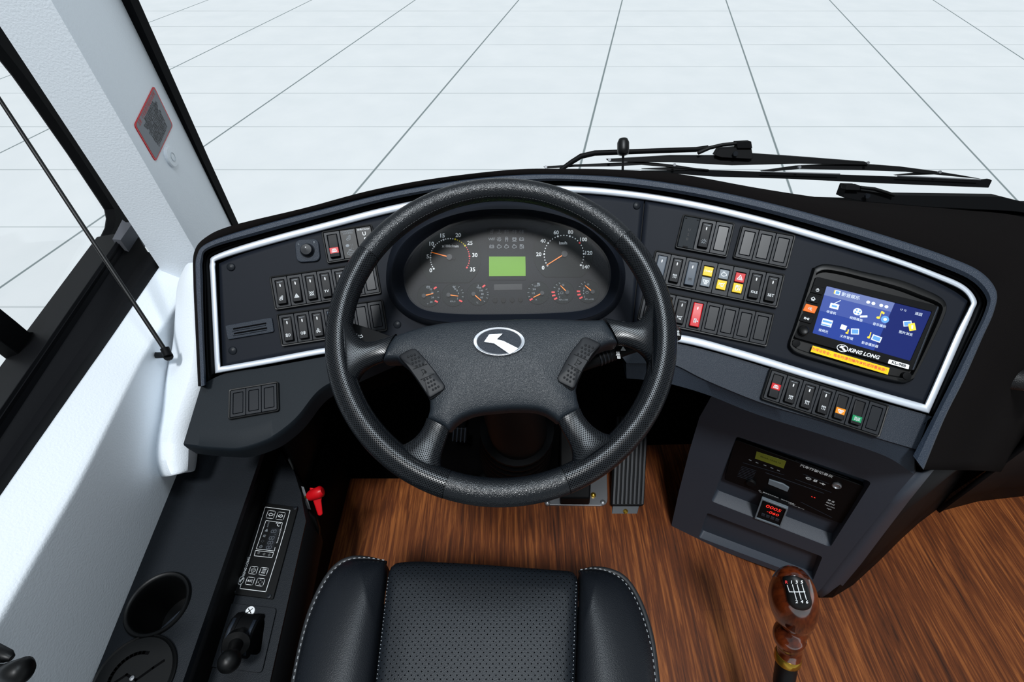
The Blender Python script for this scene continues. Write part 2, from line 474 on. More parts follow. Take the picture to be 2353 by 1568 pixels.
# ---- left side wall, console
yb = -.6
def wx(px, py, z): return atz(px, py, z)
ridge = [atz(0, 1400, .60), atz(176, 1100, .60), atz(329, 802, .60), atz(420, 668, .60)]
sill_in = [atz(0, 1105, .635), atz(357, 602, .635)]
base = [atz(212, 1568, .40), atz(405, 1095, .40)]
def ext(a, b, y):
    t = (y-a.y)/(b.y-a.y); return a+(b-a)*t
ye = .75
rows = []
n = 30
for i in range(n+1):
    y = yb + (ye-yb)*i/n
    def on(line, y):
        for k in range(len(line)-1):
            if y <= line[k+1].y or k == len(line)-2: return ext(line[k], line[k+1], y)
    s_ = on(sill_in, y); r_ = on(ridge, y); b_ = ext(base[0], base[1], y)
    pts = [s_ + V((-.006, 0, -.05)), s_]
    for t in (.25, .5, .75, .93): pts.append(s_.lerp(r_, t))
    rr_ = r_
    down = (b_-r_)
    pts += [r_+V((.0015, 0, -.0008)), r_+V((.0032, 0, -.003)), r_+V((.004, 0, -.007))]
    for t in (.015, .06, .2, .45, .7, .9, 1.0, 1.05): pts.append((r_+V((.004, 0, -.007))).lerp(b_+V((0, 0, 0)), t))
    rows.append(pts)
b = MB(); b.loft(rows); struct(b.build('wall_left', M_wall, solid=.012, smooth=60), 'white textured side wall panel below the side window')
# white bulge where the side wall meets the dash
P0 = [(440, 608), (418, 655), (412, 720), (405, 800), (385, 880), (372, 960), (362, 1010), (360, 1060), (380, 1092)]
P1 = [(460, 604), (446, 655), (448, 740), (450, 800), (440, 870), (415, 940), (392, 1000), (385, 1050), (400, 1094)]
P2 = [(472, 602), (474, 655), (474, 740), (474, 810), (474, 880), (446, 955), (432, 1000), (430, 1050), (424, 1086)]
def bul(P, d0, d1, n=26): 
    c = cat([V((p[0], p[1], 0)) for p in P], n); return [at(q.x, q.y, d0+(d1-d0)*i/(n-1)) for i, q in enumerate(c)]
b = MB(); b.loft([bul(P0, .885, .865), bul([((a[0]*.5+c[0]*.5), (a[1]+c[1])/2) for a, c in zip(P0, P1)], .855, .82), bul(P1, .835, .79), bul(P2, .85, .80), bul([(p[0]+14, p[1]) for p in P2], .93, .88)])
struct(b.build('trim_2', M_wall, solid=.01, smooth=70, sub=1), 'white moulded end cap between side wall and dashboard')

# window frame, sill
def vert(px, py, z, z2): 
    p = atz(px, py, z); return p, V((p.x, p.y, z2))
so_ = [atz(0, 952, .66), atz(297, 519, .66)]
si_ = [atz(0, 1105, .64), atz(357, 602, .64)]
prof = []
for t in (-1.5, -.5, 0, .5, 1.0):
    a = si_[0].lerp(si_[1], t); c = so_[0].lerp(so_[1], t)
    mid = a.lerp(c, .34)
    prof.append([a+V((.004, 0, -.03)), a+V((.002, 0, .004)), mid+V((0, 0, -.006)), mid+V((-.002, 0, -.014)), c+V((.004, 0, -.016)), c+V((0, 0, .003)), c+V((-.0012, 0, .003)), c+V((-.003, 0, -.012)), c+V((-.10, .02, -.04))])
b = MB(); b.loft(prof); struct(b.build('trim_3', M_sill, solid=.006, smooth=20), 'black metal sill of the side window')
# end block at the front of the sill
blk = [atz(258, 550, .668), atz(270, 527, .668), atz(281, 505, .668), atz(289, 511, .668), atz(306, 511, .668), atz(277, 552, .668)]
b = MB(); b.add(blk+[p+V((0, 0, -.05)) for p in blk], [list(range(6)), list(range(6, 12))[::-1]] + [[i, (i+1) % 6, 6+(i+1) % 6, 6+i] for i in range(6)])
struct(b.build('trim_4', mat('grey_foam', (92, 94, 100), .7, spec=.1)), 'grey foam end block of the window sill')

# side window: plane through sill outer edge, glass and black border
wa = atz(264, 515, .60); wb = atz(67, 836, .60)
wdir = (wb-wa); wdir.z = 0; wdir.normalize()
WN = Fr(wa, -wdir, V((0, 0, 1)).cross(-wdir)); 
if WN.n.dot(CAM-wa) < 0: WN = Fr(wa, wdir, V((0, 0, 1)).cross(wdir))
hole = [(0, 102), (55, 172), (107, 246), (180, 353), (248, 458), (262, 480), (266, 500), (263, 522), (252, 545), (180, 645), (107, 744), (98, 757), (84, 767), (70, 768), (58, 762), (30, 738), (0, 714)]
hl = [WN.p(x, y) for x, y in hole]
lo_ = min(p.x for p in hl); hi_ = max(p.x for p in hl)
# frame outline beyond the hole, extended off frame
def ofs(x, y): return WN.p(x, y)
out_ = [(0, 60), (60, 122), (120, 200), (200, 320), (285, 450), (300, 470), (310, 500), (330, 560), (330, 640), (260, 740), (170, 860), (140, 900), (112, 880), (84, 850), (66, 836), (33, 810), (0, 787)]
ol = [ofs(x, y) for x, y in out_]
b = MB()
rows = [[V((p.x, p.y, 0)) for p in hl], [V((p.x, p.y, 0)) for p in ol], [V((p.x, p.y, -.02)) for p in ol], [V((p.x, p.y, -.02)) for p in hl], ]
b.loft(rows, cv=True)
wroot = thing('window_1', 'side window with black border left of the driver', None, WN.M(), kind='structure')
if 'category' in wroot: del wroot['category']
b.build('border', M_rubber, wroot)
# divider post and lower-left pane edge
b = MB(); b.prism([WN.p(-60, 664), WN.p(0, 714), WN.p(30, 738), WN.p(61, 764), WN.p(92, 764), WN.p(110, 900), WN.p(67, 836), WN.p(0, 787), WN.p(-60, 743)], -.02, .004)
b.build('divider', M_rubber, wroot, bevel=.002)
b = MB(); b.prism([WN.p(67, 834), WN.p(110, 800), WN.p(170, 870), WN.p(60, 1080), WN.p(-90, 1080), WN.p(-30, 955), WN.p(0, 918)], -.02, .003)
b.build('border', M_rubber, wroot)
def glass_mat():
    m = bpy.data.materials.new('clear_glass'); m.use_nodes = True
    N = m.node_tree.nodes; L = m.node_tree.links
    for q in list(N):
        if q.type == 'BSDF_PRINCIPLED': N.remove(q)
    t = N.new('ShaderNodeBsdfTransparent'); g = N.new('ShaderNodeBsdfGlossy'); g.inputs['Roughness'].default_value = .05
    mx = N.new('ShaderNodeMixShader'); mx.inputs[0].default_value = .035
    L.new(t.outputs[0], mx.inputs[1]); L.new(g.outputs[0], mx.inputs[2]); L.new(mx.outputs[0], N['Material Output'].inputs[0])
    return m
M_glass = glass_mat()
b = MB(); b.prism([WN.p(-40, 60), WN.p(0, 90), WN.p(200, 340), WN.p(280, 500), WN.p(60, 840), WN.p(-40, 900)], -.013, -.009)
b.build('pane', M_glass, wroot)

# front left pillar, vertical, three faces
def col(px, py, d): p = at(px, py, d); return p
pa = atz(357, 601, .648); pc = at(462, 596, .895); pb = at(529, 512, 1.04)
pl = [pa+V((-.05, .06, 0)), pa, pa.lerp(pc, .5), pc.lerp(pa, .16), pc.lerp(pa, .05)+V((.001, .002, 0)), pc.lerp(pb, .06)+V((-.001, .004, 0)), pc.lerp(pb, .2), pc.lerp(pb, .6), pb, pb+V((-.03, .02, 0))]
b = MB(); b.loft([[V((p.x, p.y, z)) for p in pl] for z in (.52, .56, .60, .75, 1.0, 1.5, 2.4)])
struct(b.build('trim_1', M_wall, solid=.01, smooth=50), 'white textured pillar between side window and windscreen')
b = MB()
for dx, z0 in ((0, 0),):
    p = pb
    q = [V((p.x-.002, p.y+.004, 0)), V((p.x+.004, p.y+.006, 0))]
    rows = []
    for z, w in ((.60, .0015), (.75, .004), (1.0, .011), (1.3, .018), (2.4, .030)):
        rows.append([V((p.x-.006, p.y-.002, z)), V((p.x+w+.002, p.y-.001, z)), V((p.x+w+.002, p.y+.02, z)), V((p.x-.006, p.y+.02, z))])
    b.loft(rows, cu=True, cap=True)
struct(b.build('trim_5', M_rubber), 'black rubber windscreen seal along the white pillar')
nfp = (pb-pc); nfp.z = 0; nfp = nfp.normalized().cross(V((0, 0, 1)))
if nfp.dot(CAM-pc) < 0: nfp = -nfp
FP = Fr(pc, V((0, 0, 1)).cross(nfp), nfp)
# pillar sticker
st = thing('warning_sticker', 'grey diamond-shaped sticker with red border and tiny Chinese text on white pillar', 'sticker', FP.M(FP.p(352, 285)))
q0 = FP.p(352, 285)
qq = [FP.p(*c)-q0 for c in ((352, 197), (396, 288), (356, 372), (307, 288))]
b = MB(); b.prism(rr(qq, .006), -.0, .0012); b.build('border', M_red, st)
cq = sum(qq, V((0, 0, 0)))/4
b = MB(); b.prism(rr([cq+(p-cq)*.94 for p in qq], .006), .001, .0015); b.build('face', M_graytick, st)
ux = (qq[0]-qq[3]); uy = (qq[2]-qq[3])
b = MB(); b2 = MB()
rot = math.atan2(ux.y, ux.x)
c0 = qq[3] + uy*.10 + ux*.5
b.text('注意：行车前请仔细阅读本说明', ux.length*.058, c0.x, c0.y, .0017, rot=rot)
lines = ['请在行车前检查各仪表', '安全带必须系好后方可行驶确认', '保持制动系统气压正常再起步', '转向轻便灵活无异常响声', '行驶中严禁熄火空挡滑行注意', '灯光信号装置齐全完好有效', '发现故障立即停车检查排除', '定期保养维护车辆清洁卫生', '停车后拉紧驻车制动手柄', '离开车辆关闭电源总开关']
for i, t in enumerate(lines):
    c1 = qq[3] + uy*(.20+.075*i) + ux*.52
    b2.text(t, ux.length*.046, c1.x, c1.y, .0017, rot=rot, bold=.01)
b.build('heading', M_red, st); b2.build('text', M_dkp, st)
# pillar plug
pf = FP.sub(390, 361)
pg = thing('plug_cap', 'round white screw cap on the white pillar below the sticker', 'cap', pf.M())
b = MB(); b.lathe([(.017, 0), (.017, .003), (.0155, .0045), (.0, .0055)], 32); b.build('disc', M_wall, pg)
b = MB(); b.ring([(.0075*math.cos(t*math.pi/12), .0075*math.sin(t*math.pi/12)) for t in range(24)], [(.0062*math.cos(t*math.pi/12), .0062*math.sin(t*math.pi/12)) for t in range(24)], .004, .0058); b.build('ring', M_wall2, pg)
# blind rod and bracket
rod = thing('blind_rod', 'thin straight black rod rising diagonally past the side window', 'rod', Matrix.Translation(at(384, 812, .80)))
o_ = at(384, 812, .80); T = lambda p: V(p)-o_
b = MB(); b.tube([T(at(384, 812, .80)), T(at(200, 534, .775)), T(at(0, 230, .755)), T(at(-120, 48, .745))], [.0034, .0032, .0030, .003], 12); b.build('rod', M_gloss, rod)
b = MB(); b.tube([T(at(378, 800, .80)), T(at(386, 818, .80))], .0066, 14); b.tube([T(at(386, 818, .80)), T(at(387, 820, .81))], .0072, 14)
b.tube([T(at(384, 816, .805)), T(at(362, 817, .83)), T(at(345, 816, .855))], [.005, .0055, .006], 8, flat=.5); b.tube([T(at(342, 812, .855)), T(at(357, 829, .86))], .006, 8)
b.build('bracket', M_black, rod, bevel=.0006)

# ================================================================= DASHBOARD
SO = [(495,858),(489,740),(484,640),(483,605),(497,586),(600,551),(750,511),(900,473),(1050,444),(1176,431),(1300,427),(1450,439),(1600,464),(1750,499),(1900,542),(2050,590),(2150,627),(2215,656),(2243,690),(2236,716),(2210,776),(2171,866),(2134,950)]
LI = [(474,885),(468,740),(466,640),(466,600),(482,572),(590,540),(745,498),(897,459),(1050,432),(1176,420),(1300,416),(1452,429),(1604,453),(1755,487),(1907,529),(2058,577),(2162,613),(2232,645),(2266,684),(2262,718),(2233,780),(2189,870),(2146,955),(2098,1048)]
LO = [(462,888),(455,740),(450,640),(452,590),(478,558),(580,523),(740,481),(893,443),(1048,416),(1176,403),(1300,401),(1456,410),(1612,433),(1766,466),(1922,508),(2076,555),(2180,591),(2252,624),(2289,668),(2284,716),(2256,780),(2214,875),(2171,961),(2122,1080)]
PO = [(455,888),(448,740),(444,640),(446,580),(472,546),(535,518),(700,478),(850,438),(1000,410),(1176,390),(1300,388),(1420,390),(1560,400),(1740,432),(1900,456),(2060,470),(2200,482),(2353,500),(2470,560),(2520,640),(2500,740),(2440,860),(2380,960),(2300,1085)]
dash = thing('dashboard', 'dark wraparound dashboard with a silver trim line and textured raised edge', 'dashboard', Matrix.Translation(V((0, .8, .6))))
DM = Matrix.Translation(V((0, -.8, -.6)))
def wbuild(b, *a, **k): return b.xf(DM).build(*a, **k)
def sc_(P, h, n=140): return [S(q.x, q.y, h) for q in cat([V((p[0], p[1], 0)) for p in P], n)]
# raised lip
b = MB()
inn = [(a[0]*.65+c[0]*.35, a[1]*.65+c[1]*.35) for a, c in zip(LI, LO)]
outn = [(a[0]*.12+c[0]*.88, a[1]*.12+c[1]*.88) for a, c in zip(LI, LO)]
b.loft([sc_(LI, -.004), sc_(LI, .016), sc_(inn, .021), sc_(outn, .021), sc_(LO, .018), sc_(LO, .004)])
lip = wbuild(b, 'raised_edge', M_lip, dash, smooth=35); lip['label'] = 'textured blue-grey raised edge'
# groove behind the silver
b = MB(); LI2 = LI[:-1]
b.loft([sc_(SO, -.003), sc_([(a[0]*.5+c[0]*.5, a[1]*.5+c[1]*.5) for a, c in zip(SO, LI2)], -.010), sc_(LI2, -.004)])
wbuild(b, 'groove', M_groove, dash, solid=.006)
# top pad: from lip outer edge away to the windscreen
npt = 140
lo3 = [S(q.x, q.y, .018) for q in cat([V((p[0], p[1], 0)) for p in LO], npt)]
po2 = cat([V((p[0], p[1], 0)) for p in PO], npt)
far = []
for i, q in enumerate(po2):
    a = lo3[i]; zt = a.z + .004
    if i/npt < .14 or i/npt > .80: far.append(at(q.x, q.y, (a-CAM).dot(AX)+(.05 if i/npt < .5 else .12+.30*max(0, i/npt-.80)/.2)))
    else: far.append(atz(q.x, q.y, zt))
for it in range(30):
    for i in range(1, npt-1):
        d = (far[i]-CAM).dot(AX); dm = ((far[i-1]-CAM).dot(AX)+(far[i+1]-CAM).dot(AX))/2
        far[i] = CAM + (far[i]-CAM)*((d*.5+dm*.5)/d)
b = MB(); mid = [a.lerp(f, .5)+V((0, 0, .003)) for a, f in zip(lo3, far)]
b.loft([lo3, mid, far, [f+V((0, .02, -.03)) for f in far], [f+V((0, .03, -.5)) for f in far]])
wbuild(b, 'top_pad', M_pad, dash, solid=.004, smooth=60)

# fascia panels (seam at x about 1480)
ft = [(503,606),(560,583),(700,541),(850,503),(1000,470),(1176,448),(1300,445),(1400,450),(1480,460)]
fb = [(512,846),(600,829),(700,811),(850,792),(1000,780),(1176,772),(1300,771),(1400,772),(1450,774)]
ft2 = [(1483,460),(1600,481),(1750,517),(1900,560),(2050,609),(2130,638),(2190,668),(2224,692)]
fb2 = [(1453,774),(1560,775),(1660,797),(1760,823),(1880,858),(1980,888),(2060,912),(2122,930)]
def panel(t, bt, h=0.0, n=60, m=22):
    T_ = cat([V((p[0], p[1], 0)) for p in t], n); B_ = cat([V((p[0], p[1], 0)) for p in bt], n)
    return [[S(*(T_[i].lerp(B_[i], k/m)).xy, h) for i in range(n)] for k in range(m+1)]
b = MB(); b.loft(panel(ft, fb)); fasl = wbuild(b, 'fascia', M_fascia, dash, solid=.004, smooth=30)
b = MB(); b.loft(panel(ft2, fb2)); fasr = wbuild(b, 'fascia', M_fascia, dash, solid=.004, smooth=30)
# backing filling the gaps between fascia, silver and lip
bt = [(497,600),(600,556),(750,516),(900,480),(1176,438),(1450,446),(1750,506),(2050,597),(2215,662),(2240,700)]
bb = [(500,856),(600,838),(750,812),(900,800),(1176,788),(1450,782),(1700,820),(1900,875),(2060,922),(2130,948)]
b = MB(); b.loft(panel(bt, bb, -.006)); wbuild(b, 'backing', M_groove, dash, solid=.01)
# silver trim, closed sweep
SB = [(2134,950),(1990,909),(1850,868),(1700,822),(1565,787),(1450,778),(1300,776),(1176,777),(1000,787),(870,797),(750,812),(620,836),(495,858)]
SL = [(p[0], p[1]) for p in SO] + SB[1:-1]
def inset(P, d):
    n = len(P); out = []
    for i in range(n):
        a = V(P[i-1]).to_2d() if False else V((P[i-1][0], P[i-1][1])); c = V((P[(i+1) % n][0], P[(i+1) % n][1])); p = V((P[i][0], P[i][1]))
        t1 = (p-a).normalized(); t2 = (c-p).normalized()
        n1 = V((-t1.y, t1.x)); n2 = V((-t2.y, t2.x)); k = (n1+n2); k = k/max(.3, k.length_squared)*2
        dd = d[i] if isinstance(d, list) else d
        out.append((p.x+k.x*dd, p.y+k.y*dd))
    return out
nS = len(SL)
wd_ = [12]*nS
for i, p in enumerate(SL):
    if p[1] < 560 and 600 <= p[0] <= 2100: wd_[i] = 15
    if p[1] > 750 and p[0] > 1500: wd_[i] = 16
def seg_curve(P, h): 
    # piecewise: corners kept sharp at bottom ends (index 0 and 22)
    A = cat([V((p[0], p[1], 0)) for p in P[:23]], 130); B = cat([V((p[0], p[1], 0)) for p in P[22:]+P[:1]], 70)
    return [S(q.x, q.y, h) for q in A[:-1]+B[:-1]]
b = MB()
rows = []
for f_, h_ in ((-.05, -.004), (-.05, .003), (.04, .0052), (.2, .0060), (.6, .0060), (.9, .0050), (1.05, .003), (1.08, -.004)):
    rows.append(seg_curve(inset(SL, [w*f_ for w in wd_]), h_))
b.loft(rows, cu=True); sv = wbuild(b, 'silver_trim', M_silver, dash, smooth=50); sv['label'] = 'satin silver trim strip'
# screw caps on the fascia
for (x, y), f, par in (((531,614), FL, fasl), ((535,806), FL, fasl), ((913,746), FC, fasl), ((1463,473), FC, fasl), ((1432,745), FC, fasl)):
    w_ = S(x, y, 0); m_ = Fr(w_, f.x, f.n).M()
    b = MB(); b.lathe([(.0064, -.001), (.0062, .0012), (.005, .0024), (0, .003)], 24)
    c = b.xf(DM @ m_).build('screw_cap', M_module, par)
# left lower shelf
t_ = math.radians(20); y_ = math.radians(10)
sx_ = V((math.cos(y_), math.sin(y_), 0)); sf_ = V((-math.sin(y_), math.cos(y_), 0)); su_ = sf_*math.cos(t_)+V((0, 0, 1))*math.sin(t_)
SH = Fr(S(620, 842, -.002), sx_, sx_.cross(su_))
et = [(463,884),(520,858),(600,846),(680,832),(760,818),(850,806),(930,800)]
eb = [(421,1022),(462,1027),(502,1030),(553,1030),(615,1010),(655,984),(686,955),(717,914),(737,894),(760,880),(820,850),(900,815)]
ebt = arc(cat([V((p[0], p[1], 0)) for p in eb], 80), 60)
ett = arc(cat([V((p[0], p[1], 0)) for p in et], 80), 60)
row_t = [SH.w(SH.p(q.x, q.y)) for q in ett]; row_b = [SH.w(SH.p(q.x, q.y)) for q in ebt]
def drop(r, dz, dy=.0, dx=0): return [p+V((dx, dy, -dz)) for p in r]
b = MB(); back = drop(row_t, .03, .03)
b.loft([back, row_t]+[[a.lerp(c, k/4) for a, c in zip(row_t, row_b)] for k in range(1, 4)]+[[a.lerp(c, .985) for a, c in zip(row_t, row_b)], drop(row_b, .002), drop(row_b, .012, .001), drop(row_b, .036, .006), drop(row_b, .040, .04)])
shf = wbuild(b, 'lower_shelf', M_shelf, dash, smooth=40)
# right lower strip + front face
st_ = [(1400,780),(1480,779),(1560,790),(1700,826),(1850,874),(1990,915),(2130,954),(2134,960)]
sb_ = [(1440,835),(1500,836),(1550,839),(1622,874),(1750,926),(1880,965),(2020,1008),(2108,1034)]
sbb = [(1440,870),(1500,875),(1546,884),(1629,909),(1740,953),(1890,1000),(2030,1047),(2100,1090)]
def sr(P, h, n=60): return [S(q.x, q.y, h) for q in cat([V((p[0], p[1], 0)) for p in P], n)]
A_, B_, C_ = sr(st_, -.002), sr(sb_, .004), sr(sbb, -.012)
b = MB(); b.loft([sr(st_, -.03), A_]+[[p.lerp(q, k/4) for p, q in zip(A_, B_)] for k in range(1, 4)]+[B_, [p+V((0, .002, -.004)) for p in B_], C_, [p+V((0, .06, -.01)) for p in C_], [p+V((0, .25, -.0)) for p in C_]])
wbuild(b, 'lower_strip', M_strip, dash, smooth=40)
# centre underside behind the wheel
c1 = sr([(700,830),(850,798),(1000,790),(1176,786),(1300,786),(1420,790),(1520,800)], -.004); 
b = MB(); b.loft([c1, [V((p.x, p.y+.0, p.z-.04)) for p in c1], [V((p.x, .79, p.z-.10)) for p in c1], [V((p.x, .79, .1)) for p in c1]])
wbuild(b, 'knee_panel', M_deep, dash, solid=.004)
# right flank of the dashboard, dropping to the floor
lo4 = [S(q.x, q.y, .004) for q in cat([V((p[0], p[1], 0)) for p in LO[18:]], 30)]
b = MB(); b.loft([[p+V((0, .004, 0)) for p in lo4], [p+V((.02, .05, -.02)) for p in lo4], [V((p.x+.03, max(p.y+.12, .60), p.z-.06)) for p in lo4], [V((p.x+.03, .78, -.02)) for p in lo4]])
wbuild(b, 'side_panel', M_black, dash, solid=.005, smooth=60)

b = vwall([(.80, .70), (2.3, .70)], -.02, .60); struct(b.build('trim_8', M_deep, solid=.01), 'black inner panel behind the right side of the dashboard')
cw = [(1860,452),(1960,455),(2100,460),(2353,462),(2500,470)]; cw2 = [(1860,500),(1960,510),(2100,520),(2353,560),(2500,600)]
b = MB(); b.loft([[at(x, y, 1.20) for x, y in cw], [at(x, y, 1.12) for x, y in cw2], [at(x, y, 1.12)+V((0, 0, -.2)) for x, y in cw2]]); struct(b.build('trim_7', M_rubber, solid=.005), 'black textured cowl under the windscreen at the right')
# ---- right dark front wall lower panel and grab bar
wl = [atz(x, y, 0) for x, y in ((2150,1172),(2160,1166),(2240,1145),(2353,1132),(2600,1120))]
b = MB(); b.loft([[p+V((0, 0, -.01)) for p in wl]]+[[p+V((.04*k/4, .04*k/4, .55*k/4)) for p in wl] for k in range(1, 5)])
struct(b.build('wall_right', M_black, solid=.01, smooth=60), 'black moulded lower panel right of the centre stack')
hb = thing('grab_bar', 'black leather-wrapped grab bar at the right edge', 'handle', Matrix.Translation(at(2280, 862, .84)))
o_ = at(2280, 862, .84); T = lambda p: V(p)-o_
b = MB(); b.tube([T(at(*p)) for p in ((2274,860,.86),(2284,864,.84),(2310,870,.83),(2353,874,.82),(2470,880,.80),(2600,880,.78))], [.009, .0165, .0175, .018, .019, .019], 18); b.build('grip', mat('bar_leather', (18, 19, 21), .5, spec=.35, bump=(700, .8, 'v')), hb)
b = MB(); b.tube([T(at(*p)) for p in ((2255,850,1.0),(2272,859,.87),(2278,861,.85))], [.012, .012, .010], 12); b.build('end_socket', M_black, hb)
de = thing('door_edge', 'thin white edge glimpsed behind the black grab bar', 'trim', Matrix.Translation(at(2320, 860, .93)))
o_ = at(2320, 860, .93)
b = MB(); b.tube([at(*p)-o_ for p in ((2284,896,.93),(2304,884,.93),(2330,862,.93),(2360,838,.93),(2440,790,.93))], [.003,.005,.006,.006,.006], 8, flat=.6); b.build('edge', M_wall, de)

